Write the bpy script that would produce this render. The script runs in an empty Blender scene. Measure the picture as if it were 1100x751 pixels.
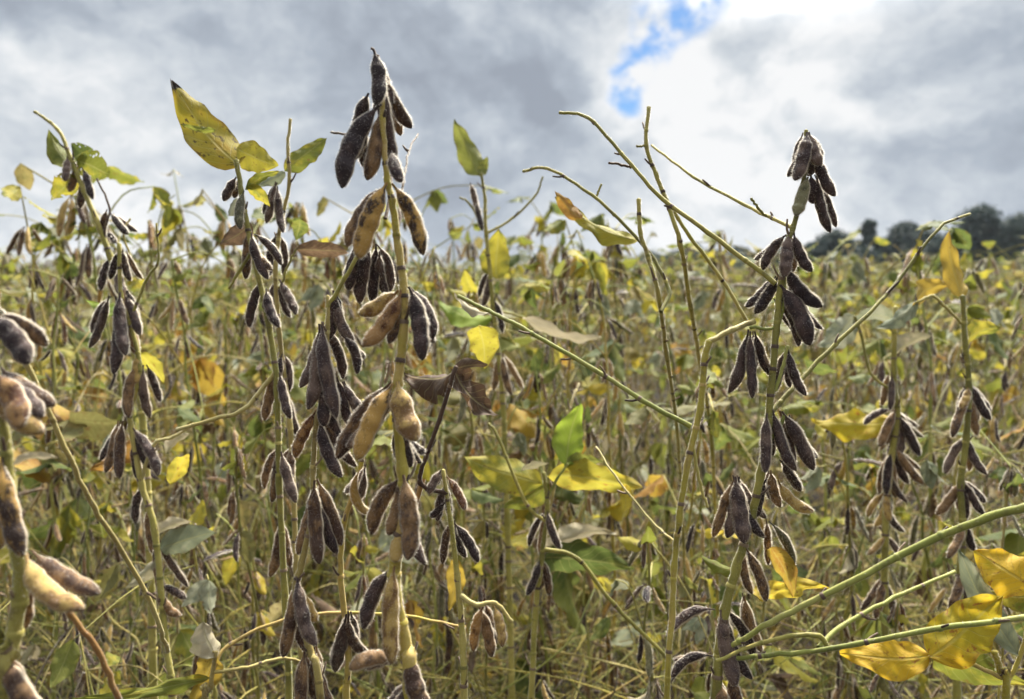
import bpy, math, random
import numpy as np
from mathutils import Vector, Matrix
random.seed(11)
R = np.random.RandomState(5)
C = bpy.context.scene.collection
PI = math.pi

# ------------------------------------------------------------------ camera
CAM_H, F, PITCH = 0.85, 830.0, math.radians(5.75)
FWD = Vector((0, math.cos(PITCH), -math.sin(PITCH)))
UP = Vector((0, math.sin(PITCH), math.cos(PITCH)))
RIGHT = Vector((1, 0, 0))
EYE = Vector((0, 0, CAM_H))


def ray(px, py):
    return FWD + RIGHT * ((px - 550) / F) + UP * ((375.5 - py) / F)


def P(px, py, d):
    """point of the place seen at photo pixel (px, py), d metres deep"""
    return EYE + ray(px, py) * d


cam = bpy.data.objects.new('camera', bpy.data.cameras.new('camera'))
C.objects.link(cam)
cam.location = EYE
cam.rotation_euler = (PI / 2 - PITCH, 0, 0)
cam.data.sensor_width = 36
cam.data.lens = 36 * F / 1100
cam.data.clip_start, cam.data.clip_end = 0.02, 2000
cam.data.dof.use_dof = True
cam.data.dof.focus_distance = 0.56
cam.data.dof.aperture_fstop = 7
bpy.context.scene.camera = cam


# ------------------------------------------------------------------ materials
class NT:
    def __init__(self, tree):
        self.t = tree
        tree.nodes.clear()

    def n(self, kind, **kw):
        nd = self.t.nodes.new(kind)
        for k, v in kw.items():
            if isinstance(k, str) and hasattr(nd, k):
                setattr(nd, k, v)
        return nd

    def put(self, sock, v):
        if v is None:
            return
        if isinstance(v, bpy.types.NodeSocket):
            self.t.links.new(v, sock)
        else:
            if isinstance(v, (tuple, list)) and len(v) == 3 and sock.type == 'RGBA':
                v = (*v, 1)
            sock.default_value = v

    def math(self, op, a, b=None, c=None, clamp=False):
        nd = self.n('ShaderNodeMath', operation=op, use_clamp=clamp)
        for i, v in enumerate((a, b, c)):
            self.put(nd.inputs[i], v)
        return nd.outputs[0]

    def vmath(self, op, a, b=None, scale=None):
        nd = self.n('ShaderNodeVectorMath', operation=op)
        self.put(nd.inputs[0], a)
        self.put(nd.inputs[1], b)
        if scale is not None:
            self.put(nd.inputs['Scale'], scale)
        return nd.outputs['Value'] if op in ('DOT_PRODUCT', 'LENGTH') else nd.outputs['Vector']

    def comb(self, x, y, z):
        nd = self.n('ShaderNodeCombineXYZ')
        for i, v in enumerate((x, y, z)):
            self.put(nd.inputs[i], v)
        return nd.outputs[0]

    def sep(self, v):
        nd = self.n('ShaderNodeSeparateXYZ')
        self.put(nd.inputs[0], v)
        return nd.outputs

    def noise(self, vec, scale, detail=3, rough=0.55, dist=0.0, color=False):
        nd = self.n('ShaderNodeTexNoise')
        self.put(nd.inputs['Vector'], vec)
        nd.inputs['Scale'].default_value = scale
        nd.inputs['Detail'].default_value = detail
        nd.inputs['Roughness'].default_value = rough
        nd.inputs['Distortion'].default_value = dist
        return nd.outputs['Color'] if color else nd.outputs['Fac']

    def mix(self, f, a, b):
        nd = self.n('ShaderNodeMix', data_type='RGBA')
        self.put(nd.inputs[0], f)
        self.put(nd.inputs[6], a)
        self.put(nd.inputs[7], b)
        return nd.outputs[2]

    def step(self, v, lo, hi, a=0.0, b=1.0):
        nd = self.n('ShaderNodeMapRange', interpolation_type='SMOOTHSTEP')
        self.put(nd.inputs[0], v)
        for i, x in enumerate((lo, hi, a, b)):
            nd.inputs[1 + i].default_value = x
        return nd.outputs[0]

    def ramp(self, f, stops):
        nd = self.n('ShaderNodeValToRGB')
        self.put(nd.inputs[0], f)
        cr = nd.color_ramp
        while len(cr.elements) < len(stops):
            cr.elements.new(0.5)
        for e, (p, c) in zip(cr.elements, stops):
            e.position = p
            e.color = (*c, 1)
        return nd.outputs[0]

    def rnd(self):
        """one number per object, and per loose piece where pieces are joined"""
        a = self.n('ShaderNodeObjectInfo').outputs['Random']
        b = self.n('ShaderNodeNewGeometry').outputs['Random Per Island']
        return self.math('FRACT', self.math('ADD', a, b))

    def bump(self, h, strength, dist):
        nd = self.n('ShaderNodeBump')
        nd.inputs['Strength'].default_value = strength
        nd.inputs['Distance'].default_value = dist
        self.put(nd.inputs['Height'], h)
        return nd.outputs[0]

    def bsdf(self, col, rough=0.7, normal=None, spec=0.3, sheen=0.0, tint=(1, 1, 1), transl=0.0, tcol=None):
        p = self.n('ShaderNodeBsdfPrincipled')
        self.put(p.inputs['Base Color'], col)
        self.put(p.inputs['Roughness'], rough)
        p.inputs['Specular IOR Level'].default_value = spec
        if sheen:
            p.inputs['Sheen Weight'].default_value = sheen
            p.inputs['Sheen Roughness'].default_value = 0.35
            p.inputs['Sheen Tint'].default_value = (*tint, 1)
        self.put(p.inputs['Normal'], normal)
        out = p.outputs[0]
        if transl:
            tr = self.n('ShaderNodeBsdfTranslucent')
            self.put(tr.inputs[0], tcol if tcol is not None else col)
            m = self.n('ShaderNodeMixShader')
            self.put(m.inputs[0], transl)
            self.t.links.new(out, m.inputs[1])
            self.t.links.new(tr.outputs[0], m.inputs[2])
            out = m.outputs[0]
        o = self.n('ShaderNodeOutputMaterial')
        self.t.links.new(out, o.inputs[0])


def newmat(name):
    m = bpy.data.materials.new(name)
    m.use_nodes = True
    return m, NT(m.node_tree)


def pod_mat(name, dark, light, lo, hi, rimlit_seam=(0.64, 0.53, 0.38)):
    m, t = newmat(name)
    uv = t.n('ShaderNodeUVMap').outputs[0]
    s = t.sep(uv)
    r = t.rnd()
    ang = t.math('MULTIPLY', s[0], 2 * PI)
    vec = t.comb(t.math('MULTIPLY', t.math('COSINE', ang), 0.45), t.math('MULTIPLY', s[1], 2.6), t.math('MULTIPLY', r, 37.0))
    n1 = t.noise(vec, 1.7, 4, 0.6)
    n2 = t.noise(vec, 9.0, 3, 0.7)
    f = t.math('ADD', t.math('ADD', n1, t.math('MULTIPLY', t.math('SUBTRACT', r, 0.5), 0.25)), t.math('MULTIPLY', t.math('SUBTRACT', n2, 0.5), 0.3))
    col = t.mix(t.step(f, lo, hi), dark, light)
    fine = t.noise(vec, 40.0, 2, 0.6)
    col = t.mix(t.step(fine, 0.35, 0.75), col, t.mix(0.10, col, (0.40, 0.30, 0.18)))
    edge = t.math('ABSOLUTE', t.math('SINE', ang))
    col = t.mix(t.step(edge, 0.10, 0.52, 0.75, 0.0), col, rimlit_seam)  # pale suture, widened and lightened to paint in the backlit rim
    tipd = t.step(s[1], 0.9, 1.0, 0, 0.5)
    col = t.mix(tipd, col, (0.05, 0.035, 0.025))
    h = t.noise(vec, 26.0, 4, 0.7)
    t.bsdf(col, 0.72, t.bump(h, 0.45, 0.0008), 0.25, 0.2, (0.95, 0.9, 0.85))
    return m


def stem_mat(name, a, b, c):
    m, t = newmat(name)
    o = t.n('ShaderNodeTexCoord').outputs['Object']
    r = t.rnd()
    v = t.vmath('ADD', o, t.comb(t.math('MULTIPLY', r, 9.0), 0.0, 0.0))
    n1 = t.noise(v, 16.0, 4, 0.6)
    n2 = t.noise(t.vmath('MULTIPLY', v, (260, 260, 40)), 1.0, 3, 0.6)
    f = t.math('ADD', n1, t.math('MULTIPLY', t.math('SUBTRACT', r, 0.5), 0.3))
    col = t.ramp(f, [(0.34, a), (0.52, b), (0.68, c)])
    col = t.mix(t.step(n2, 0.5, 0.75, 0, 0.45), col, (0.10, 0.065, 0.035))
    st = t.noise(v, 70.0, 4, 0.7)
    col = t.mix(t.step(st, 0.56, 0.70, 0, 0.55), col, (0.085, 0.05, 0.028))
    t.bsdf(col, 0.65, t.bump(n2, 0.5, 0.0006), 0.3, 0.35, (0.95, 0.95, 0.85))
    return m


def leaf_mat(name, a, b, spot, bias, spotty, transl=0.45, edgec=(0.16, 0.09, 0.03), edge=0.5, tip=False):
    m, t = newmat(name)
    uv = t.n('ShaderNodeUVMap').outputs[0]
    s = t.sep(uv)
    r = t.rnd()
    u = t.math('ABSOLUTE', t.math('SUBTRACT', t.math('MULTIPLY', s[0], 2.0), 1.0))
    vec = t.comb(t.math('MULTIPLY', s[0], 0.8), t.math('MULTIPLY', s[1], 1.2), t.math('MULTIPLY', r, 41.0))
    n1 = t.noise(vec, 2.4, 4, 0.6)
    f = t.math('ADD', n1, t.math('MULTIPLY', t.math('SUBTRACT', r, 0.5), bias))
    col = t.mix(t.step(f, 0.38, 0.62), a, b)
    sv = t.math('SUBTRACT', s[1], t.math('MULTIPLY', u, 0.22))
    w = t.math('ABSOLUTE', t.math('SINE', t.math('MULTIPLY', sv, 9 * PI)))
    vein = t.step(w, 0.0, 0.2, 1.0, 0.0)
    mid = t.step(u, 0.02, 0.09, 1.0, 0.0)
    vv = t.math('MAXIMUM', vein, mid)
    col = t.mix(t.math('MULTIPLY', vv, 0.55), col, t.mix(0.5, col, (0.45, 0.42, 0.16)))
    n2 = t.noise(vec, 8.5, 4, 0.65)
    col = t.mix(t.step(n2, spotty, spotty + 0.09, 0, 0.9), col, spot)
    n3 = t.noise(vec, 6.0, 4, 0.7)
    ed = t.step(t.math('ADD', u, t.math('MULTIPLY', t.math('SUBTRACT', n3, 0.5), 1.2)), 0.85, 1.1, 0, edge)
    col = t.mix(ed, col, edgec)
    if tip:
        col = t.mix(t.step(t.math('ADD', s[1], t.math('MULTIPLY', n3, 0.08)), 0.945, 0.965), col, (0.03, 0.02, 0.015))
    h = t.math('ADD', t.math('MULTIPLY', vv, -1.0), t.noise(vec, 22.0, 3, 0.6))
    t.bsdf(col, 0.62, t.bump(h, 0.5, 0.0012), 0.25, 0.1, (1, 1, 1), transl)
    return m


M = {}
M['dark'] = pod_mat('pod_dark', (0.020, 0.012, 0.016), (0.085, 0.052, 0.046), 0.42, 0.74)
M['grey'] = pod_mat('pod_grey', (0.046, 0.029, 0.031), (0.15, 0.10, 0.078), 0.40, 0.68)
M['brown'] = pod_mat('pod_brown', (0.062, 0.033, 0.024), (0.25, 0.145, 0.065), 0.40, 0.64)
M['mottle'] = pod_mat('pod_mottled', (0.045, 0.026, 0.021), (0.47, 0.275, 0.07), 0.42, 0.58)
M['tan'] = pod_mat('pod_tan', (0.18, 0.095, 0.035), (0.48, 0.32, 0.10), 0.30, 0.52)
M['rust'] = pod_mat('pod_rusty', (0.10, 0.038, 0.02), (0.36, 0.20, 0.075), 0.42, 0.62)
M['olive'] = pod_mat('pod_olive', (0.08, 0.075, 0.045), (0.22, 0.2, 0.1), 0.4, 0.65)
m, t = newmat('pod_fuzz')
t.bsdf((0.24, 0.19, 0.14), 0.6, None, 0.12, 0, (1, 1, 1), 0.84, (1.0, 0.93, 0.82))
M['fuzz'] = m
M['stem'] = stem_mat('stem_olive', (0.17, 0.155, 0.035), (0.32, 0.28, 0.06), (0.46, 0.38, 0.11))
M['stemy'] = stem_mat('stem_yellow', (0.27, 0.22, 0.035), (0.42, 0.34, 0.055), (0.46, 0.32, 0.10))
M['stemo'] = stem_mat('stem_orange', (0.26, 0.13, 0.04), (0.36, 0.20, 0.06), (0.40, 0.27, 0.10))
M['stemg'] = stem_mat('stem_green', (0.15, 0.17, 0.035), (0.28, 0.29, 0.06), (0.40, 0.38, 0.11))
M['stemb'] = stem_mat('stem_brown', (0.07, 0.045, 0.03), (0.14, 0.09, 0.06), (0.24, 0.17, 0.10))
M['stemk'] = stem_mat('stem_dark', (0.025, 0.015, 0.013), (0.05, 0.026, 0.02), (0.10, 0.06, 0.04))
M['straw'] = stem_mat('stem_straw', (0.25, 0.19, 0.06), (0.42, 0.33, 0.105), (0.55, 0.46, 0.18))
M['lgreen'] = leaf_mat('leaf_green', (0.10, 0.13, 0.032), (0.21, 0.22, 0.045), (0.20, 0.14, 0.04), 0.5, 0.63)
M['lyg'] = leaf_mat('leaf_yellow_green', (0.19, 0.205, 0.033), (0.40, 0.34, 0.042), (0.20, 0.12, 0.035), 0.6, 0.60)
M['lgold'] = leaf_mat('leaf_golden', (0.50, 0.39, 0.03), (0.66, 0.42, 0.03), (0.36, 0.15, 0.03), 0.3, 0.58, 0.5, (0.30, 0.13, 0.03), 0.5)
M['lolive'] = leaf_mat('leaf_olive_tan', (0.17, 0.155, 0.05), (0.30, 0.24, 0.085), (0.14, 0.08, 0.03), 0.6, 0.58, 0.4)
M['lfresh'] = leaf_mat('leaf_fresh', (0.16, 0.27, 0.03), (0.26, 0.34, 0.04), (0.25, 0.2, 0.04), 0.4, 0.68, 0.55)
M['lyel'] = leaf_mat('leaf_yellow', (0.38, 0.33, 0.045), (0.55, 0.42, 0.05), (0.28, 0.13, 0.03), 0.5, 0.58, 0.5)
M['lspot'] = leaf_mat('leaf_spotted', (0.38, 0.30, 0.03), (0.47, 0.31, 0.035), (0.06, 0.035, 0.015), 0.2, 0.56, tip=True)
M['lpale'] = leaf_mat('leaf_pale_dry', (0.36, 0.32, 0.19), (0.48, 0.41, 0.27), (0.26, 0.18, 0.09), 0.5, 0.68, 0.25)
M['lsage'] = leaf_mat('leaf_sage', (0.21, 0.23, 0.14), (0.33, 0.33, 0.22), (0.26, 0.2, 0.09), 0.5, 0.66, 0.3)
M['lbrown'] = leaf_mat('leaf_brown_dry', (0.10, 0.06, 0.035), (0.24, 0.15, 0.085), (0.06, 0.035, 0.02), 0.5, 0.64, 0.25)
M['lorange'] = leaf_mat('leaf_orange', (0.36, 0.19, 0.04), (0.45, 0.31, 0.05), (0.14, 0.06, 0.02), 0.5, 0.62, 0.4)


# ------------------------------------------------------------------ mesh building (numpy)
class MB:
    def __init__(self):
        self.v, self.q, self.tr, self.qm, self.tm, self.uv, self.mats, self.n = [], [], [], [], [], [], [], 0

    def mi(self, mat):
        if mat not in self.mats:
            self.mats.append(mat)
        return self.mats.index(mat)

    def add(self, v, q=None, tr=None, mat='stem', uv=None):
        v = np.asarray(v, float).reshape(-1, 3)
        k = self.mi(mat)
        if q is not None and len(q):
            q = np.asarray(q, int).reshape(-1, 4)
            self.q.append(q + self.n)
            self.qm.append(np.full(len(q), k))
        if tr is not None and len(tr):
            tr = np.asarray(tr, int).reshape(-1, 3)
            self.tr.append(tr + self.n)
            self.tm.append(np.full(len(tr), k))
        self.v.append(v)
        self.uv.append(np.zeros((len(v), 2)) if uv is None else np.asarray(uv, float))
        self.n += len(v)

    def merge(self, o, mat3=None, loc=None):
        """take in another builder's shapes, turned by mat3 and moved by loc"""
        v = np.concatenate(o.v)
        if mat3 is not None:
            v = v @ np.asarray(mat3).T
        if loc is not None:
            v = v + np.asarray(loc)
        remap = np.array([self.mi(x) for x in o.mats])
        for q, k in zip(o.q, o.qm):
            self.q.append(q + self.n)
            self.qm.append(remap[k])
        for q, k in zip(o.tr, o.tm):
            self.tr.append(q + self.n)
            self.tm.append(remap[k])
        self.v.append(v)
        self.uv.append(np.concatenate(o.uv))
        self.n += len(v)

    def mesh(self, name, smooth=True):
        v = np.concatenate(self.v)
        uv = np.concatenate(self.uv)
        q = np.concatenate(self.q) if self.q else np.zeros((0, 4), int)
        tr = np.concatenate(self.tr) if self.tr else np.zeros((0, 3), int)
        mi = np.concatenate(self.qm + self.tm)
        loops = np.concatenate([q.ravel(), tr.ravel()])
        starts = np.concatenate([np.arange(len(q)) * 4, len(q) * 4 + np.arange(len(tr)) * 3])
        me = bpy.data.meshes.new(name)
        me.vertices.add(len(v))
        me.vertices.foreach_set('co', v.astype(np.float32).ravel())
        me.loops.add(len(loops))
        me.loops.foreach_set('vertex_index', loops.astype(np.int32))
        me.polygons.add(len(starts))
        me.polygons.foreach_set('loop_start', starts.astype(np.int32))
        me.polygons.foreach_set('material_index', mi.astype(np.int32))
        me.polygons.foreach_set('use_smooth', np.full(len(starts), smooth))
        ul = me.uv_layers.new(name='UVMap')
        ul.data.foreach_set('uv', uv[loops].astype(np.float32).ravel())
        for k in self.mats:
            me.materials.append(M[k])
        me.update(calc_edges=True)
        return me


def grid_quads(nr, nc, wrap):
    a = np.arange(nr - 1)[:, None] * nc
    j = np.arange(nc if wrap else nc - 1)[None, :]
    j2 = (j + 1) % nc
    return np.stack([a + j, a + j2, a + nc + j2, a + nc + j], -1).reshape(-1, 4)


def catmull(pts, sub):
    p = np.asarray(pts, float)
    if len(p) < 3:
        s = np.linspace(0, 1, sub + 1)[:, None]
        return p[0] * (1 - s) + p[-1] * s
    e = np.vstack([2 * p[0] - p[1], p, 2 * p[-1] - p[-2]])
    out = []
    for i in range(1, len(e) - 2):
        for k in range(sub):
            s = k / sub
            a, b, c, d = e[i - 1:i + 3]
            out.append(0.5 * (2 * b + (c - a) * s + (2 * a - 5 * b + 4 * c - d) * s * s + (3 * b - a - 3 * c + d) * s ** 3))
    out.append(e[-2])
    return np.array(out)


def tube(mb, pts, r0, r1, mat, seg=8, sub=5, nodes=0.0, wob=0.0, rs=None, hairs=0):
    """tapered stalk through pts; nodes swells the control points, wob bends it a little"""
    rs = rs or R
    c = catmull(pts, sub)
    n = len(c)
    if wob:
        c[1:-1] += rs.normal(0, wob, (n - 2, 3))
    tg = np.gradient(c, axis=0)
    tg /= np.linalg.norm(tg, axis=1)[:, None] + 1e-12
    ref = np.array([0.31, -0.9, 0.3])
    rad = np.linspace(r0, r1, n)
    if nodes:
        rad = rad * (1 + nodes * np.where(np.arange(n) % sub == 0, 1, 0))
    a = np.linspace(0, 2 * PI, seg, endpoint=False)
    V = []
    x = np.cross(tg[0], ref)
    x /= np.linalg.norm(x)
    for i in range(n):
        x = x - tg[i] * np.dot(x, tg[i])
        x /= np.linalg.norm(x)
        y = np.cross(tg[i], x)
        V.append(c[i] + rad[i] * (np.cos(a)[:, None] * x + np.sin(a)[:, None] * y))
    V = np.array(V).reshape(-1, 3)
    V = np.vstack([V, c[-1] + tg[-1] * rad[-1] * 0.6])
    q = grid_quads(n, seg, True)
    tip = len(V) - 1
    tr = [((n - 1) * seg + j, (n - 1) * seg + (j + 1) % seg, tip) for j in range(seg)]
    uv = np.zeros((len(V), 2))
    mb.add(V, q, tr, mat, uv)
    if hairs:
        ln = np.linalg.norm(np.diff(c, axis=0), axis=1).sum()
        k = int(hairs * ln)
        i = rs.randint(0, n - 1, k)
        f = rs.rand(k)[:, None]
        nn = rs.normal(0, 1, (k, 3))
        nn -= tg[i] * (nn * tg[i]).sum(1)[:, None]
        nn /= np.linalg.norm(nn, axis=1)[:, None] + 1e-9
        p = c[i] * (1 - f) + c[i + 1] * f + nn * rad[i][:, None]
        d = nn + rs.normal(0, 0.35, (k, 3))
        sd = np.cross(d, rs.normal(0, 1, (k, 3)))
        sd /= np.linalg.norm(sd, axis=1)[:, None] + 1e-9
        hw = 0.00007
        W = np.stack([p - sd * hw, p + sd * hw, p + d * (0.0010 * rs.uniform(0.3, 1.0, k))[:, None]], 1).reshape(-1, 3)
        mb.add(W, None, np.arange(k * 3).reshape(-1, 3), 'fuzz')


def pod(mb, L, w, n=3, bend=0.1, mat='dark', seg=12, rings=26, hairs=0, rs=None, hl=0.0016, hw=0.00011):
    """bean pod from the origin along +Z: n seed swellings, two seams at +-X, a short stalk and a beak"""
    rs = rs or R
    t = np.linspace(0, 1, rings)
    u = np.clip((t - 0.07) / 0.93, 0, 1)
    w = w * 0.81
    env = np.power(np.clip(np.sin(0.5 * PI * np.clip(u / 0.34, 0, 1)), 0, 1), 0.75) * np.power(np.clip(1 - np.power(np.clip((u - 0.5) / 0.488, 0, 1), 4.5), 0, 1), 0.5)
    env *= 0.90 + 0.10 * np.sin(PI * np.clip(u * 0.9 + 0.02, 0, 1))
    ph = np.clip((u - 0.06) / 0.86, 0, 1)
    sizes = rs.uniform(0.35, 1.1, n)
    b = -np.cos(2 * PI * n * ph) * np.where((u > 0.05) & (u < 0.94), 1, 0)
    b *= sizes[np.minimum((ph * n).astype(int), n - 1)]
    rx = 0.5 * w * np.maximum(env * (0.93 + 0.08 * b), 0.10 + 0.06 * (1 - u))
    ry = 0.34 * w * np.maximum(env * (0.86 + 0.22 * b), 0.12)
    rx[-1] = ry[-1] = 0.05 * w
    a = np.linspace(0, 2 * PI, seg, endpoint=False)
    ca, sa = np.cos(a), np.sin(a)
    lx = np.sign(ca) * np.abs(ca) ** 0.95
    kx = np.where(np.abs(ca) > 0.97, 1.09, 1.0)
    cx = bend * L * 4 * t * (1 - t) + 0.03 * L * bend * np.sin(9 * t)
    tw = rs.uniform(-0.25, 0.25)
    cy = 0.04 * L * np.sin(3 * t + tw * 9) * t * (1 - t) * 4
    X = cx[:, None] + rx[:, None] * (lx * kx)[None]
    Y = cy[:, None] + ry[:, None] * sa[None]
    Z = np.repeat((t * L)[:, None], seg, 1)
    V = np.stack([X, Y, Z], -1).reshape(-1, 3)
    uv = np.stack([np.repeat(a[None] / (2 * PI), rings, 0), np.repeat(t[:, None], seg, 1)], -1).reshape(-1, 2)
    mb.add(V, grid_quads(rings, seg, True), None, mat, uv)
    if hairs:
        k = hairs
        ti = rs.uniform(0.09, 0.99, k)
        th = rs.uniform(0, 2 * PI, k)
        sm = rs.rand(k) < 0.42
        th[sm] = rs.choice([0, PI], sm.sum()) + rs.normal(0, 0.25, sm.sum())
        f = lambda y: np.interp(ti, t, y)
        p = np.stack([f(cx) + f(rx) * np.cos(th), f(cy) + f(ry) * np.sin(th), ti * L], -1)
        nn = np.stack([np.cos(th) / 0.5, np.sin(th) / 0.33, np.zeros(k)], -1)
        nn /= np.linalg.norm(nn, axis=1)[:, None]
        d = nn + rs.normal(0, 0.3, (k, 3)) + np.array([0, 0, 0.45])
        d /= np.linalg.norm(d, axis=1)[:, None]
        sd = np.cross(d, rs.normal(0, 1, (k, 3)))
        sd /= np.linalg.norm(sd, axis=1)[:, None]
        ln = hl * rs.uniform(0.5, 1.2, k)[:, None]
        V = np.stack([p - sd * hw, p + sd * hw, p + d * ln], 1).reshape(-1, 3)
        mb.add(V, None, np.arange(k * 3).reshape(-1, 3), 'fuzz')


def leaf(mb, L, W, mat='lyg', fold=0.25, arch=0.1, curl=0.0, ripple=0.03, nu=9, nv=15, rs=None, ragged=0.0, tip=1.0):
    """ovate leaflet from the origin along +Z, its face towards -Y"""
    rs = rs or R
    v = np.linspace(0, 1, nv)
    u = np.linspace(-1, 1, nu)
    half = 0.5 * W * np.power(np.clip(np.sin(PI * np.power(v, 0.72 * tip)), 0, 1), 0.8)
    half = np.maximum(half, 0.012 * W)
    k = rs.uniform(0, 2 * PI, 6)
    vv, uu = np.meshgrid(v, u, indexing='ij')
    wob = 1 + 0.05 * np.sin(vv * 19 + k[0]) + 0.04 * np.sin(vv * 33 + k[1]) * (uu > 0)
    s = uu * half[:, None] * wob
    if curl:
        rad = max(0.5 * W / (abs(curl) * 1.6), 1e-4)
        X = rad * np.sin(s / rad)
        Y = np.sign(curl) * rad * (1 - np.cos(s / rad))
    else:
        X, Y = s.copy(), np.zeros_like(s)
    Y = Y + fold * np.abs(X)
    Y = Y + arch * L * 4 * vv * (1 - vv)
    rp = ripple * L
    Y = Y + rp * np.abs(uu) * (np.sin(vv * 11 + k[2] + uu * 2) + 0.6 * np.sin(vv * 23 + k[3] - uu * 3))
    X = X + 0.05 * L * np.sin(vv * 3 + k[4]) * vv * (1 - vv) * 2
    Z = vv * L + rp * 0.4 * np.sin(uu * 5 + k[5]) * np.sin(vv * PI)
    V = np.stack([X, Y, Z], -1).reshape(-1, 3)
    uv = np.stack([(uu + 1) / 2, vv], -1).reshape(-1, 2)
    q = grid_quads(nv, nu, False)
    if ragged:
        keep = np.ones(len(q), bool)
        cu = np.abs(uv[q].mean(1)[:, 0] * 2 - 1)
        keep[(cu > 0.55) & (rs.rand(len(q)) < ragged)] = False
        keep[(uv[q].mean(1)[:, 1] > 0.85) & (rs.rand(len(q)) < ragged)] = False
        q = q[keep]
    mb.add(V, q, None, mat, uv)


def frame(z, face=None, roll=0.0):
    """3x3 whose Z runs along z and whose -Y looks towards face"""
    z = Vector(z).normalized()
    face = Vector(face) if face is not None else Vector((0, -1, 0))
    y = -(face - z * face.dot(z))
    if y.length < 1e-4:
        y = z.orthogonal()
    y.normalize()
    m = Matrix((y.cross(z), y, z)).transposed()
    return m @ Matrix.Rotation(roll, 3, 'Z')


# ------------------------------------------------------------------ objects
def link(name, me, parent=None, mat4=None):
    o = bpy.data.objects.new(name, me)
    C.objects.link(o)
    if parent is not None:
        o.parent = parent
    if mat4 is not None:
        o.matrix_basis = mat4
    return o


def tag(o, label=None, cat=None, group=None, kind=None):
    for k, v in (('label', label), ('category', cat), ('group', group), ('kind', kind)):
        if v:
            o[k] = v
    return o


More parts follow.
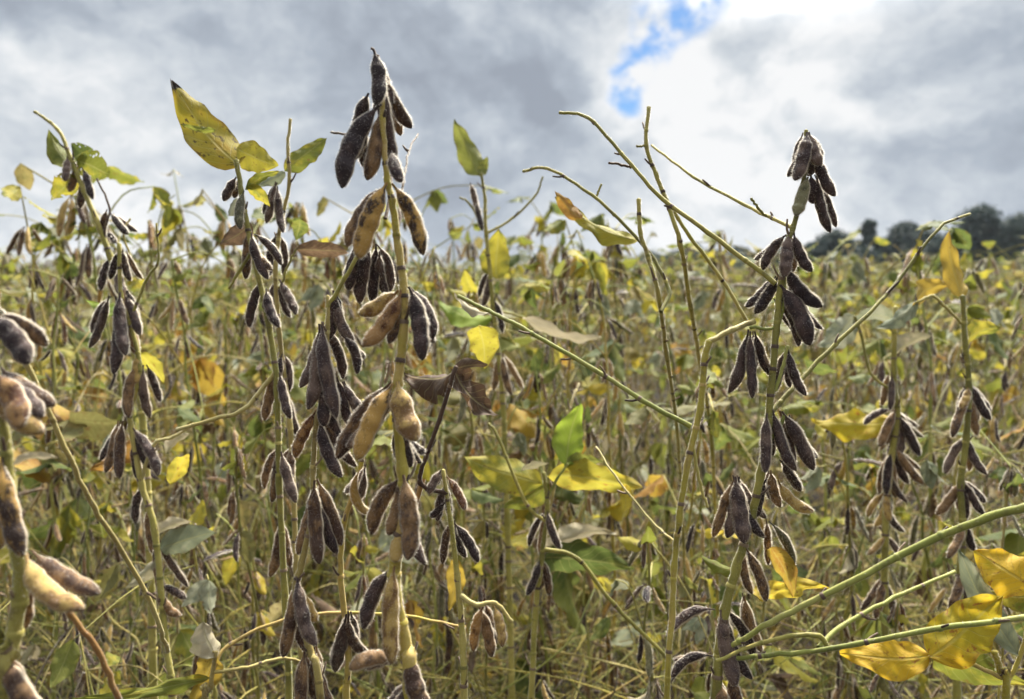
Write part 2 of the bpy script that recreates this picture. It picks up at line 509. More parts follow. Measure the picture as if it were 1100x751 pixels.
class Plant:
    """a front plant laid out stalk by stalk and pod by pod"""
    def __init__(self, label, d, stem, w0, w1, mat='stem', seed=0, group=None, bottom=None, name='soybean_plant'):
        self.rs = np.random.RandomState(seed + 100)
        self.d = d
        pts = [P(x, y, dd[0] if dd else d) for x, y, *dd in stem]
        last = pts[-1]
        if last.z > 0.02:
            dr = bottom or (self.rs.uniform(-0.04, 0.04), self.rs.uniform(0.0, 0.06))
            for k in (0.55, 1.0):
                pts.append(Vector((last.x + dr[0] * k, last.y + dr[1] * k, last.z * (1 - k) - (0.01 if k == 1 else 0))))
        base = pts[-1].copy()
        base.z = 0
        self.root = bpy.data.objects.new(name, None)
        self.root.empty_display_size = 0.05
        C.objects.link(self.root)
        self.root.location = base
        tag(self.root, label, 'soybean plant' if name == 'soybean_plant' else name.replace('_', ' '), group)
        mb = MB()
        s = d / F / 2
        loc = [np.array(p - base) for p in pts][::-1]
        tube(mb, loc, w1 * s, w0 * s, mat, 10, 6, 0.22, 0.0002, self.rs, 6000)
        self.scars(mb, loc, w1 * s, w0 * s, mat, 0.022)
        link('stem', mb.mesh('stem'), self.root)

    def at(self, p, rot=None):
        m = Matrix.Translation(p - Vector(self.root.location))
        return m @ rot.to_4x4() if rot is not None else m

    def scars(self, mb, pts, r0, r1, mat, gap):
        """swollen leaf scars and the stubs of broken stalks along a stem"""
        c = catmull(pts, 8)
        ln = np.concatenate([[0], np.cumsum(np.linalg.norm(np.diff(c, axis=0), axis=1))])
        at = self.rs.uniform(0.3, 1.0) * gap
        while at < ln[-1] - 0.01:
            p = np.array([np.interp(at, ln, c[:, k]) for k in range(3)])
            q = np.array([np.interp(at + 0.004, ln, c[:, k]) for k in range(3)])
            r = np.interp(at, ln, np.linspace(r0, r1, len(ln)))
            d = (q - p) / (np.linalg.norm(q - p) + 1e-9)
            tube(mb, [p - d * 0.0028, p, p + d * 0.0028], r * 0.95, r * 0.9, mat, 8, 2, 0.0, 0, self.rs)
            tube(mb, [p - d * 0.0012, p + d * 0.0012], r * 1.22, r * 1.16, 'stemb' if self.rs.rand() < 0.5 else mat, 8, 2, 0, 0, self.rs)
            if self.rs.rand() < 0.6:
                o = self.rs.normal(0, 1, 3)
                o -= d * np.dot(o, d)
                o /= np.linalg.norm(o) + 1e-9
                k = self.rs.uniform(0.002, 0.007) + r
                tube(mb, [p, p + (o + d * 0.8) * k * 0.5, p + (o * 0.9 + d * 1.1) * k], 0.0011, 0.0007, 'stemb', 5, 2, 0, 0, self.rs)
            at += gap * self.rs.uniform(0.6, 1.7)

    def stalk(self, pts, w0, w1, mat='stem', d0=None, d1=None, name='petiole'):
        d0 = d0 or self.d
        d1 = d1 or d0
        n = len(pts)
        q = [P(x, y, d0 + (d1 - d0) * i / (n - 1)) for i, (x, y) in enumerate(pts)]
        s = self.d / F / 2
        mb = MB()
        tube(mb, [np.array(p - q[0]) for p in q], w0 * s, w1 * s, mat, 8, 6, 0.12, 0.0003, self.rs, 2600)
        if len(pts) > 3:
            self.scars(mb, [np.array(p - q[0]) for p in q], w0 * s, w1 * s, mat, 0.045)
        return link(name, mb.mesh(name), self.root, self.at(q[0]))

    def pods(self, rows):
        """rows: base x y, tip x y, width, material, [bend, [depth step in mm, [seeds]]] in photo pixels"""
        for i, r in enumerate(rows):
            bx, by, tx, ty, w, mat = r[:6]
            bend = r[6] if len(r) > 6 else self.rs.uniform(-0.07, 0.07)
            dz = (r[7] if len(r) > 7 else (-6 if i % 2 else 5)) / 1000
            n = r[8] if len(r) > 8 else self.rs.choice([2, 3, 3, 3])
            a = P(bx, by, self.d + dz * 0.3)
            b = P(tx, ty, self.d + dz * 1.4)
            L = (b - a).length
            self.pod(a, b, w * self.d / F * 0.95, n, bend, mat)
            if i % 5 in (0, 2, 3) and w > 9 and L > 0.02:       # a slimmer pod half hidden behind
                turn = Matrix.Rotation(self.rs.choice([-1, 1]) * self.rs.uniform(0.12, 0.34), 3, FWD)
                back = FWD * (0.009 + 0.004 * self.rs.rand())
                b2 = a + back + (turn @ (b - a)) * self.rs.uniform(0.72, 1.0)
                self.pod(a + back * 0.5, b2, w * self.d / F * 0.78, 3, self.rs.uniform(-0.1, 0.1), self.rs.choice(['dark', 'brown', mat, 'grey']))

    def pod(self, a, b, ww, n, bend, mat):
        L = (b - a).length
        mb = MB()
        pod(mb, L, ww, n, bend, mat, 14, 30, int(1100 * min(1.6, L / 0.045)), self.rs, 0.0012 if self.d < 0.4 else 0.0017 if self.d < 0.7 else 0.0020, 0.000045 + 0.00005 * self.d)
        link('pod', mb.mesh('pod'), self.root, self.at(a, frame(b - a, EYE - a, self.rs.uniform(-0.5, 0.5))))

    def leaf(self, bx, by, tx, ty, w, mat, roll=0.0, dz=0.0, label=None, d=None, **kw):
        d = d or self.d
        a, b = P(bx, by, d), P(tx, ty, d + dz)
        mb = MB()
        leaf(mb, (b - a).length, w * d / F, mat, rs=self.rs, nu=13, nv=21, **kw)
        o = link('leaf', mb.mesh('leaf'), self.root, self.at(a, frame(b - a, EYE - a, roll)))
        if label:
            o['label'] = label
        return o


FRONT = 'tall soybean plants in front'

# ---- the tall plant in the middle
p = Plant('tallest soybean plant, dark pods at its tip and tan mottled pods lower down', 0.45,
          [(411, 78), (411, 130), (416, 195), (421, 215), (428, 268), (434, 312), (433, 362), (427, 412), (427, 445), (432, 505), (436, 545), (426, 595), (424, 640), (438, 705), (441, 760)],
          5, 17, 'stemy', 1, FRONT)
p.pods([
    (401, 53, 404, 113, 21, 'dark', -0.08, -4, 2), (396, 100, 384, 146, 19, 'dark', 0.05, 6, 2), (409, 112, 367, 202, 27, 'dark', 0.09, -10, 3),
    (394, 140, 379, 172, 17, 'grey', 0.0, 14, 2), (413, 88, 424, 178, 21, 'dark', 0.05, 4, 3), (413, 80, 442, 138, 20, 'brown', 0.08, 12, 3),
    (420, 162, 431, 196, 17, 'dark', 0.03, -9, 1), (411, 74, 406, 120, 14, 'grey', -0.1, 14, 2),
    (416, 196, 385, 278, 27, 'mottle', 0.04, -6, 3), (421, 197, 455, 274, 24, 'mottle', -0.06, -3, 3),
    (431, 312, 390, 372, 24, 'rust', -0.09, -8, 3), (428, 312, 386, 338, 21, 'tan', -0.06, 6, 2), (439, 308, 454, 387, 25, 'dark', -0.06, -8, 3),
    (441, 310, 467, 368, 22, 'grey', 0.10, 6, 2),
    (420, 411, 362, 493, 24, 'brown', 0.04, 6, 3), (422, 412, 383, 494, 27, 'mottle', 0.03, -9, 3), (427, 410, 447, 474, 32, 'tan', 0.05, -12, 2),
    (430, 455, 441, 502, 19, 'dark', 0.02, 2, 2), (436, 470, 452, 498, 14, 'dark', 0.1, 12, 1),
    (432, 512, 399, 574, 22, 'brown', 0.10, 8, 3), (433, 510, 438, 602, 27, 'brown', -0.06, -10, 3), (439, 510, 457, 607, 20, 'dark', 0.11, -4, 3),
    (430, 572, 424, 604, 21, 'tan', 0.02, -6, 1), (424, 606, 421, 714, 23, 'tan', 0.03, -9, 4), (421, 610, 390, 676, 22, 'dark', 0.08, 5, 3),
    (424, 708, 375, 718, 22, 'brown', 0.12, -8, 3), (441, 700, 462, 768, 26, 'brown', 0.1, -6, 3), (436, 735, 418, 800, 24, 'grey', 0, -5, 3),
])
p.stalk([(414, 235), (421, 195), (416, 170), (381, 148), (356, 142)], 4, 3, 'stemb', 0.452, 0.53)
p.stalk([(427, 250), (432, 205), (436, 180), (440, 160), (449, 144)], 3, 2.2, 'stemb', 0.455, 0.54)
p.stalk([(410, 80), (407, 66), (399, 52)], 4, 3, 'stemb')

# ---- the pods hanging left of it
p = Plant('grey-podded soybean plant hanging close beside the tallest plant, on its left', 0.56,
          [(352, 318), (352, 350), (350, 412), (341, 448), (336, 505), (337, 545), (324, 605), (318, 640), (333, 700), (345, 760)], 4, 9, 'straw', 2, FRONT)
p.pods([
    (343, 348, 331, 440, 21, 'grey', -0.06, -5, 3), (347, 346, 362, 448, 22, 'grey', 0.04, -8, 3), (345, 350, 347, 420, 18, 'dark', 0, 8, 3),
    (358, 312, 352, 366, 18, 'dark', -0.05, 3, 3), (362, 318, 380, 368, 17, 'grey', 0.12, 8, 2), (367, 360, 384, 402, 15, 'dark', -0.15, 7, 2),
    (340, 440, 317, 492, 17, 'rust', 0.05, 2, 3), (344, 450, 367, 513, 18, 'dark', 0.08, -6, 3), (350, 410, 348, 458, 20, 'dark', 0.0, -3, 2),
    (362, 405, 376, 458, 15, 'dark', 0.0, 5, 3), (368, 410, 398, 452, 15, 'grey', 0.05, 7, 3), (352, 440, 372, 480, 17, 'dark', 0.05, 6, 2),
    (337, 518, 320, 596, 19, 'brown', -0.05, 4, 3), (338, 516, 343, 606, 21, 'brown', 0.03, -6, 3), (344, 540, 362, 595, 16, 'dark', 0.05, 3, 2),
    (318, 620, 304, 706, 19, 'brown', -0.03, 4, 3), (319, 618, 340, 694, 21, 'grey', 0.08, -5, 3), (327, 700, 322, 770, 20, 'brown', 0, -4, 3),
    (338, 695, 358, 764, 18, 'brown', 0.07, 4, 3), (330, 640, 340, 668, 14, 'tan', 0.05, 9, 2),
    (393, 255, 374, 312, 20, 'dark', 0.05, 10, 3), (398, 262, 386, 326, 19, 'dark', 0.04, 14, 3), (404, 262, 400, 326, 17, 'dark', 0.0, 20, 3), (408, 270, 416, 318, 14, 'grey', 0.06, 22, 3),
])
p.stalk([(352, 330), (370, 300), (392, 262), (404, 248)], 5, 4, 'stem', name='branch')
p.stalk([(372, 751), (374, 690), (366, 620), (370, 560), (388, 500), (390, 430)], 8, 5, 'stemy', 0.6, 0.6, 'branch')
p.pods([(392, 500, 374, 542, 13, 'grey', -0.1, 40), (390, 500, 406, 552, 13, 'tan', 0.2, 42), (372, 660, 360, 722, 20, 'grey', 0.0, 38), (375, 660, 398, 706, 17, 'brown', 0.1, 38)])

# ---- left, slim plant
p = Plant('slim soybean plant with three tiers of narrow brown pods, left of the grey-podded one', 0.74,
          [(128, 262), (130, 318), (139, 345), (150, 395), (140, 440), (141, 460), (152, 520), (166, 570), (178, 690), (186, 760)], 4, 8, 'stem', 3, FRONT)
p.pods([
    (117, 318, 96, 374, 12, 'grey', -0.05, 4), (124, 318, 122, 402, 17, 'dark', -0.05, -8), (129, 314, 135, 382, 17, 'dark', 0.03, -12), (133, 312, 148, 382, 17, 'brown', 0.03, 6),
    (137, 312, 149, 340, 11, 'dark', 0.05, 8), (146, 392, 138, 449, 14, 'brown', 0.06, -6), (148, 380, 146, 412, 12, 'tan', 0.0, -2), (154, 392, 161, 449, 13, 'grey', 0.05, 5),
    (127, 452, 113, 508, 13, 'brown', -0.03, 3), (132, 452, 128, 514, 15, 'brown', 0.03, -7), (141, 458, 170, 511, 15, 'dark', -0.07, -5), (146, 470, 152, 520, 13, 'grey', 0.05, 8),
    (129, 268, 118, 300, 10, 'dark', 0, 3), (132, 268, 140, 302, 10, 'grey', 0.05, 5), (126, 262, 116, 250, 8, 'dark'), (152, 522, 146, 562, 12, 'dark', 0.05, 6),
    (158, 545, 170, 600, 12, 'brown', 0.06, 10), (168, 580, 176, 640, 13, 'brown', 0.05, 8), (170, 630, 195, 662, 13, 'brown', 0.15, 6),
])
p.stalk([(150, 520), (165, 478), (185, 470), (205, 458)], 4, 3, 'straw')
p.stalk([(139, 345), (158, 300), (170, 280), (168, 240)], 3.5, 2, 'stem')
p.leaf(178, 488, 203, 466, 20, 'lpale', 0.9, 0.02, curl=0.5)
p.leaf(182, 520, 203, 488, 20, 'lyel', 0.3, -0.01)

p.leaf(172, 590, 232, 572, 34, 'lsage', 0.5, 0.03, 'pale grey-green leaf')
p.leaf(166, 575, 206, 560, 18, 'lpale', 0.7, 0.02, curl=0.6)
p.leaf(168, 600, 136, 632, 20, 'lpale', 0.5, 0.01, curl=0.7)
p.leaf(150, 470, 96, 505, 26, 'lorange', 0.6, 0.03, ripple=0.06)
p.leaf(150, 380, 176, 412, 20, 'lyel', 0.6, 0.03)
p.leaf(134, 330, 92, 322, 22, 'lfresh', 0.8, 0.04)
# ---- twig with ragged leaves at far left
p = Plant('thin bent soybean stem with ragged green leaves against the clouds', 0.85,
          [(37, 120), (62, 139), (76, 170), (90, 205), (103, 235), (118, 275), (135, 330), (150, 420), (160, 560), (165, 760)], 3, 10, 'stem', 4, FRONT)
p.leaf(78, 180, 52, 140, 24, 'lgreen', 0.4, 0.01, fold=0.4)
p.leaf(82, 172, 118, 188, 34, 'lyg', 0.2, 0.01, ragged=0.15, fold=0.1)
p.leaf(82, 190, 55, 215, 26, 'lyg', -0.3, 0.01, ragged=0.12)
p.leaf(80, 170, 100, 160, 26, 'lgreen', 0.5, 0.01, ragged=0.12)
p.pods([(84, 178, 74, 206, 11, 'brown'), (88, 180, 100, 214, 11, 'dark'), (90, 190, 86, 224, 11, 'brown'), (72, 168, 70, 195, 11, 'grey'), (115, 225, 110, 255, 10, 'brown'), (118, 228, 138, 252, 10, 'dark'), (120, 275, 108, 312, 12, 'dark'), (124, 275, 136, 320, 12, 'grey')])
p.stalk([(122, 290), (112, 250), (118, 225), (104, 192)], 3, 2, 'stemb')
p.stalk([(130, 310), (140, 280), (132, 250), (140, 235)], 3, 2, 'stem')

# ---- left edge, close
p = Plant('close soybean plant cut by the frame edge, fat tan pods on a pale thick stem', 0.36,
          [(-14, 300), (-10, 345), (-6, 400), (2, 445), (10, 520), (20, 592), (22, 640), (12, 705), (4, 770)], 7, 20, 'stem', 5, FRONT)
p.pods([
    (-12, 338, 31, 391, 30, 'dark', -0.06, -6, 3), (-10, 320, 36, 384, 20, 'olive', 0.05, 8, 3), (-8, 395, 46, 466, 32, 'tan', 0.10, -5, 3), (-8, 400, 22, 460, 32, 'rust', -0.08, -10, 2),
    (2, 492, 24, 598, 27, 'mottle', 0.03, -8, 3), (28, 595, 90, 655, 30, 'tan', 0.12, -8, 3), (-6, 500, 0, 590, 26, 'tan', 0, 5, 3), (26, 600, 26, 676, 24, 'rust', 0, 6, 3),
    (2, 705, 52, 775, 30, 'brown', 0.05, -6, 3), (6, 700, 16, 780, 26, 'dark', 0, 4, 3),
])
p.stalk([(24, 605), (60, 640), (75, 660), (105, 700), (128, 752)], 6, 7, 'stemo', 0.36, 0.40)
p.stalk([(-8, 345), (28, 392), (70, 480), (100, 545), (130, 590), (165, 655), (180, 700)], 6, 7, 'straw', 0.38, 0.52)
p.leaf(12, 500, 62, 492, 14, 'lpale', 0.9, 0.02, curl=0.4)

# ---- the plant with the big spotted leaf
p = Plant('soybean plant topped by a large upright yellow leaf with dark spots', 0.66,
          [(254, 172), (259, 205), (265, 240), (276, 290), (289, 350), (298, 420), (300, 520), (306, 640), (310, 760)], 5, 7.5, 'stem', 6, FRONT)
p.leaf(256, 178, 184, 86, 48, 'lspot', 0.25, 0.03, 'yellow leaf with dark spots and a blackened tip', fold=0.15, ripple=0.02, arch=0.06, tip=0.9)
p.leaf(254, 160, 299, 178, 34, 'lyg', -0.3, 0.02, fold=0.15)
p.leaf(232, 140, 193, 133, 7, 'lyg', 0.2)
p.leaf(263, 204, 300, 184, 12, 'lyg', 0.5, 0.01)
p.leaf(266, 200, 290, 222, 16, 'lyg', 0.5, 0.02)
p.leaf(270, 240, 236, 262, 24, 'lbrown', 0.3, 0.0)
p.leaf(258, 214, 246, 232, 20, 'lsage', 0.3, 0.0, curl=0.6)
p.pods([(254, 190, 240, 216, 12, 'grey'), (262, 205, 258, 246, 13, 'olive'), (268, 245, 264, 300, 13, 'brown'), (270, 250, 288, 300, 14, 'dark'), (280, 300, 268, 352, 14, 'dark'), (286, 310, 300, 352, 14, 'dark'),
        (296, 400, 284, 452, 14, 'brown'), (300, 400, 312, 450, 13, 'grey'), (300, 480, 292, 540, 14, 'brown'), (302, 485, 318, 540, 14, 'grey'), (300, 560, 290, 620, 15, 'brown'), (272, 270, 292, 290, 10, 'brown')])
p.stalk([(296, 400), (262, 440), (230, 450), (190, 462)], 5, 4, 'straw')
p.stalk([(272, 268), (258, 290), (246, 310)], 4, 3, 'stem')

# ---- stick and leaf beside it
p = Plant('soybean stem ending in a bare stick, folded olive leaf at its side, dark pods below', 0.72,
          [(312, 128), (309, 160), (311, 195), (302, 240), (296, 290), (300, 360), (312, 460), (318, 600), (325, 760)], 3, 7, 'straw', 7, FRONT)
p.leaf(306, 184, 351, 148, 24, 'lyg', -0.4, 0.02, fold=0.3, arch=-0.06)
p.leaf(306, 185, 276, 200, 14, 'lsage', 0.5, 0.01)
p.leaf(322, 235, 318, 258, 20, 'lgreen', 0.4, 0.01)
p.leaf(318, 268, 375, 272, 20, 'lbrown', 0.4, -0.01, 'brown dried leaf pointing sideways')
p.stalk([(300, 310), (312, 280), (318, 268)], 3, 2, 'stem')
p.pods([(296, 195, 286, 240, 12, 'grey'), (298, 200, 304, 250, 12, 'dark'), (298, 250, 290, 296, 12, 'dark'), (300, 300, 318, 338, 13, 'dark'), (296, 300, 288, 342, 12, 'grey'), (303, 380, 296, 426, 13, 'dark'), (308, 420, 322, 470, 13, 'grey'), (312, 480, 306, 530, 13, 'brown')])

# ---- the tall plant on the right
p = Plant('tall soybean plant whose pale nodding pod tuft rises over the trees', 0.56,
          [(866, 140), (867, 165), (862, 200), (852, 245), (845, 262), (838, 310), (834, 355), (828, 420), (825, 455), (817, 510), (806, 562), (791, 610), (779, 655), (773, 700), (768, 765)], 4, 12, 'stem', 8, FRONT)
p.pods([
    (866, 140, 846, 190, 15, 'dark', -0.1, 3), (867, 142, 854, 194, 19, 'grey', -0.05, -6), (869, 142, 882, 178, 17, 'grey', 0.05, -8), (868, 145, 872, 188, 18, 'grey', 0, 5),
    (876, 165, 897, 211, 15, 'dark', 0.05, -3), (878, 186, 892, 250, 14, 'dark', 0.06, 3), (868, 190, 855, 232, 17, 'olive', 0, -5), (871, 188, 874, 219, 17, 'grey', 0, 4, 1),
    (845, 252, 819, 290, 14, 'dark', 0.08, 4), (848, 250, 842, 298, 18, 'grey', 0, -5), (853, 250, 872, 292, 15, 'dark', 0.08, -5), (845, 285, 883, 330, 20, 'dark', 0.1, -10),
    (836, 296, 811, 337, 17, 'dark', -0.05, 5), (838, 306, 870, 371, 24, 'dark', -0.06, -8), (850, 292, 884, 354, 15, 'grey', 0.15, 6), (834, 320, 858, 372, 15, 'dark', -0.1, 6),
    (804, 354, 783, 422, 17, 'dark', -0.06, 4), (806, 356, 808, 428, 14, 'dark', 0, -3), (811, 356, 829, 404, 14, 'dark', 0.06, 5),
    (845, 374, 831, 422, 13, 'grey', 0, 4), (847, 374, 866, 425, 13, 'dark', 0.08, -3),
    (824, 444, 822, 508, 16, 'grey', 0, -6), (830, 440, 855, 506, 17, 'grey', 0.05, -6), (840, 442, 874, 505, 20, 'grey', -0.02, -3), (848, 446, 878, 492, 15, 'dark', 0.1, 6), (840, 495, 860, 528, 14, 'dark', 0, 7),
    (788, 516, 766, 577, 14, 'brown', 0, 5), (790, 512, 800, 584, 24, 'grey', 0, -7), (794, 512, 821, 578, 16, 'dark', 0.12, -3), (823, 515, 812, 556, 16, 'dark', 0.05, 5), (828, 505, 838, 545, 14, 'brown', 0.05, 7),
    (836, 515, 874, 550, 15, 'tan', 0.12, 6), (801, 588, 823, 646, 15, 'brown', -0.05, -5), (826, 560, 850, 615, 13, 'olive', -0.12, 9),
    (774, 655, 790, 738, 24, 'grey', 0, -6), (781, 655, 808, 730, 18, 'dark', 0.12, -2), (768, 655, 716, 684, 15, 'dark', 0.18, 5), (766, 705, 721, 732, 13, 'dark', 0.2, 5),
    (800, 640, 818, 700, 16, 'brown', 0.05, 8), (786, 720, 806, 775, 18, 'brown', 0.1, -3), (772, 730, 782, 790, 20, 'brown', 0, -5),
])
p.stalk([(845, 262), (838, 345), (806, 352)], 3, 4, 'stemg', name='branch')
p.stalk([(833, 420), (842, 392), (846, 372)], 4, 4, 'stemg', name='branch')
p.stalk([(820, 478), (836, 462), (845, 440)], 5, 4, 'stemg', name='branch')
p.stalk([(852, 245), (800, 220), (745, 190), (700, 156)], 4.5, 3, 'stem', 0.56, 0.68)
p.stalk([(833, 305), (762, 250), (712, 214), (672, 170), (632, 127), (601, 121)], 5.5, 3.5, 'stem', 0.56, 0.62)
p.stalk([(678, 180), (668, 177), (654, 175)], 3.5, 3, 'stemb', 0.61, 0.60)
p.stalk([(824, 233), (815, 224), (807, 213)], 3, 3, 'stem', 0.578, 0.578)
p.stalk([(826, 445), (852, 418), (885, 382), (930, 340), (962, 305), (1008, 246), (1042, 230)], 6, 3, 'stem', 0.56, 0.62)
p.stalk([(810, 345), (785, 355), (760, 368)], 6, 6, 'straw', 0.565, 0.55)
p.stalk([(775, 700), (830, 668), (900, 632), (1000, 580), (1060, 557), (1110, 543)], 5.5, 8, 'stemg', 0.56, 0.46, 'branch')
p.stalk([(772, 708), (850, 702), (920, 692), (990, 678), (1110, 662)], 5, 5.5, 'stemg', 0.56, 0.50, 'branch')
p.stalk([(880, 696), (905, 672), (960, 643), (1026, 614)], 6, 4, 'stemg', 0.545, 0.58)
p.stalk([(770, 710), (820, 690), (875, 682), (892, 700)], 4, 6, 'stem', 0.55, 0.545)

p.leaf(828, 588, 852, 642, 26, 'lorange', 0.4, 0.01, curl=0.3)
p.leaf(812, 640, 892, 632, 24, 'lyel', 0.5, 0.03, ripple=0.06)
p.leaf(795, 612, 752, 596, 18, 'lyg', 0.7, 0.02, curl=0.6)
# ---- bare stalks around the middle right
p = Plant('bare yellowing soybean stalk, snapped over at its kinked top', 0.55,
          [(762, 367), (757, 385), (752, 440), (738, 500), (730, 555), (724, 610), (722, 660), (716, 765)], 7, 6, 'stemy', 9, FRONT)
p.stalk([(744, 478), (752, 520), (760, 545)], 4, 3, 'stem')
p.stalk([(742, 458), (690, 430), (640, 398), (560, 352), (525, 334), (492, 318)], 6, 4.5, 'stemg', 0.555, 0.60)
p.leaf(528, 336, 488, 316, 14, 'lpale', 0.9, 0.02, 'pale curled leaf, half rolled', d=0.6, curl=0.7)
p.stalk([(728, 585), (700, 560), (660, 510), (640, 480)], 3, 2, 'straw', 0.56, 0.62)
p = Plant('slender soybean stem whose bare forked tip stands upright among the crossing sticks', 0.66,
          [(697, 115), (694, 156), (705, 188), (716, 216), (731, 262), (742, 330, 0.72), (752, 390, 0.82), (765, 480, 0.95), (770, 620, 1.1), (772, 760, 1.2)], 4, 7, 'stem', 10, FRONT)
p.stalk([(716, 216), (742, 255), (775, 300), (802, 345)], 4, 4, 'stem', 0.66, 0.68, 'branch')
p.stalk([(695, 157), (688, 157), (684, 157)], 2.5, 2.5, 'stem')
p = Plant('short dark-tipped soybean stalk leaning beside the forked stem', 0.62,
          [(686, 214), (688, 250), (697, 278), (708, 320), (716, 380, 0.7), (728, 470, 0.85), (735, 600, 1.05), (738, 760, 1.15)], 4.5, 6, 'stem', 11, FRONT)
p.stalk([(710, 335), (718, 310), (690, 262), (636, 210), (588, 181), (562, 184)], 4.5, 3.5, 'stem', 0.62, 0.70)
p.stalk([(640, 214), (643, 205), (646, 198)], 3, 2.5, 'stem', 0.69, 0.69)
p.leaf(690, 258, 596, 212, 26, 'lyg', 0.9, 0.03, 'folded olive leaf with an orange patch', d=0.7, fold=0.5)
p.leaf(625, 235, 596, 205, 18, 'lorange', 0.5, 0.0, d=0.71)

# ---- two bunched plants at right
p = Plant('soybean plant with a dense bunch of small brown pods, right of the tall nodding one', 0.92,
          [(962, 330), (960, 400), (964, 445), (958, 490), (952, 550), (950, 640), (950, 760)], 5, 9, 'stem', 12, FRONT)
p.pods([(955, 400, 947, 436, 9, 'brown'), (958, 402, 956, 440, 9, 'grey'), (964, 440, 992, 470, 10, 'olive', 0.1), (962, 440, 945, 480, 12, 'brown'), (964, 444, 966, 490, 14, 'grey'), (966, 446, 988, 490, 12, 'dark'), (960, 448, 955, 492, 13, 'dark'),
        (962, 480, 992, 520, 11, 'brown', 0.05), (958, 482, 976, 520, 12, 'dark'), (958, 484, 952, 532, 12, 'dark'), (958, 488, 962, 535, 11, 'brown'), (955, 500, 975, 540, 10, 'grey', 0.15), (953, 530, 940, 566, 11, 'tan', -0.1), (952, 530, 956, 560, 10, 'tan'),
        (953, 535, 972, 572, 10, 'dark', 0.15), (951, 575, 932, 596, 8, 'tan'), (951, 575, 968, 600, 9, 'grey'), (950, 620, 940, 665, 11, 'brown'), (950, 620, 962, 668, 11, 'grey'), (958, 440, 928, 456, 9, 'dark', 0.1)])
p.leaf(918, 340, 878, 372, 34, 'lsage', 0.5, 0.03, ripple=0.05)
p.leaf(918, 340, 975, 352, 26, 'lsage', 0.8, 0.02)
p.leaf(962, 380, 1000, 360, 24, 'lpale', 0.8, 0.02, curl=0.5)
p.leaf(958, 452, 872, 452, 40, 'lgold', 0.6, 0.05, 'orange-yellow leaf with a dark edge', ripple=0.06)
p.stalk([(958, 420), (935, 400), (925, 360), (918, 340)], 3, 3, 'stem')
p = Plant('soybean plant with four spreading pairs of dark pods near the right edge', 0.83,
          [(1034, 318), (1037, 370), (1041, 415), (1038, 470), (1032, 520), (1034, 570), (1030, 640), (1028, 760)], 5, 9, 'stem', 13, FRONT)
p.pods([(1042, 412, 1064, 451, 13, 'dark', 0.03), (1039, 418, 1023, 470, 12, 'brown', 0), (1041, 425, 1050, 468, 12, 'brown', 0), (1040, 415, 1032, 440, 11, 'tan'), (1038, 468, 1015, 509, 12, 'grey', 0.05), (1041, 470, 1060, 510, 11, 'dark', 0.1),
        (1033, 516, 1006, 553, 14, 'brown', -0.06), (1035, 516, 1057, 553, 12, 'dark', 0.05), (1034, 520, 1036, 560, 10, 'grey'), (1035, 562, 1018, 600, 12, 'brown', -0.05), (1037, 562, 1046, 592, 11, 'dark'), (1032, 610, 1020, 655, 12, 'brown'), (1033, 610, 1044, 655, 12, 'grey')])
p.stalk([(1036, 350), (1015, 330), (1002, 318), (985, 325)], 3, 3, 'stem')
p.leaf(985, 325, 1024, 302, 26, 'lorange', 0.6, 0.05)
p.leaf(985, 325, 940, 352, 26, 'lsage', 0.8, 0.05)
p.leaf(1034, 320, 1020, 246, 24, 'lorange', 0.6, 0.02)
p.leaf(1037, 370, 1075, 352, 30, 'lyg', 0.8, 0.04)

# ---- yellow leaves low at the right
p = Plant('low soybean plant in the bottom right corner, with broad yellow crinkled leaves', 0.55,
          [(1068, 700), (1075, 722), (1080, 765)], 6, 8, 'stemy', 14, FRONT, bottom=(0.03, 0.03))
p.leaf(1000, 704, 902, 702, 44, 'lgold', 0.35, 0.02, ripple=0.05, fold=0.12)
p.leaf(998, 706, 1078, 640, 58, 'lgold', -0.2, -0.01, 'crumpled bright yellow leaf', ripple=0.085, fold=0.1)
p.leaf(1000, 708, 1105, 736, 40, 'lyg', 0.3, 0.0, ripple=0.03)
p.leaf(1112, 632, 1046, 592, 52, 'lgold', 0.3, 0.03, ripple=0.06, arch=-0.08)
p.leaf(1112, 640, 1060, 636, 30, 'lyg', 0.3, 0.03)
p.leaf(1094, 704, 1030, 590, 30, 'lsage', 0.2, 0.02, 'grey-green leaf seen from its back', fold=0.2)
p.stalk([(1076, 728), (1040, 712), (998, 706)], 5, 4, 'stemy')
p.stalk([(1078, 740), (1098, 700), (1112, 635)], 5, 4, 'stemy')

# ---- the leaf spray in the middle
p = Plant('soybean plant with one upright green leaf above yellowing ones, amid the field', 0.80,
          [(584, 508), (588, 545), (582, 600), (575, 660), (570, 760)], 4, 8, 'stem', 15, FRONT)
p.leaf(608, 500, 624, 434, 36, 'lfresh', 0.3, 0.02, 'upright fresh green leaf', fold=0.25)
p.leaf(582, 520, 498, 490, 42, 'lyg', 0.35, 0.01, ripple=0.035)
p.leaf(588, 512, 690, 523, 36, 'lyel', 0.4, 0.0, ripple=0.04)
p.leaf(606, 500, 648, 496, 18, 'lgreen', 0.6, 0.02)
p.leaf(590, 520, 540, 545, 26, 'lyg', 0.3, 0.01)
p.leaf(672, 520, 670, 552, 15, 'lyel', 0.3, -0.01)
p.leaf(560, 505, 590, 498, 10, 'lpale', 0.7)
p.stalk([(586, 540), (598, 515), (610, 498)], 3.5, 2.5, 'stemg')
p.leaf(584, 590, 660, 572, 26, 'lpale', 0.6, 0.06, curl=0.4)
p.leaf(582, 600, 682, 612, 44, 'lgreen', 0.5, 0.08)
p.stalk([(586, 560), (565, 540), (535, 470), (525, 455)], 4, 3, 'stem')
p.stalk([(583, 590), (620, 600), (660, 650), (716, 706)], 5, 4, 'stem')
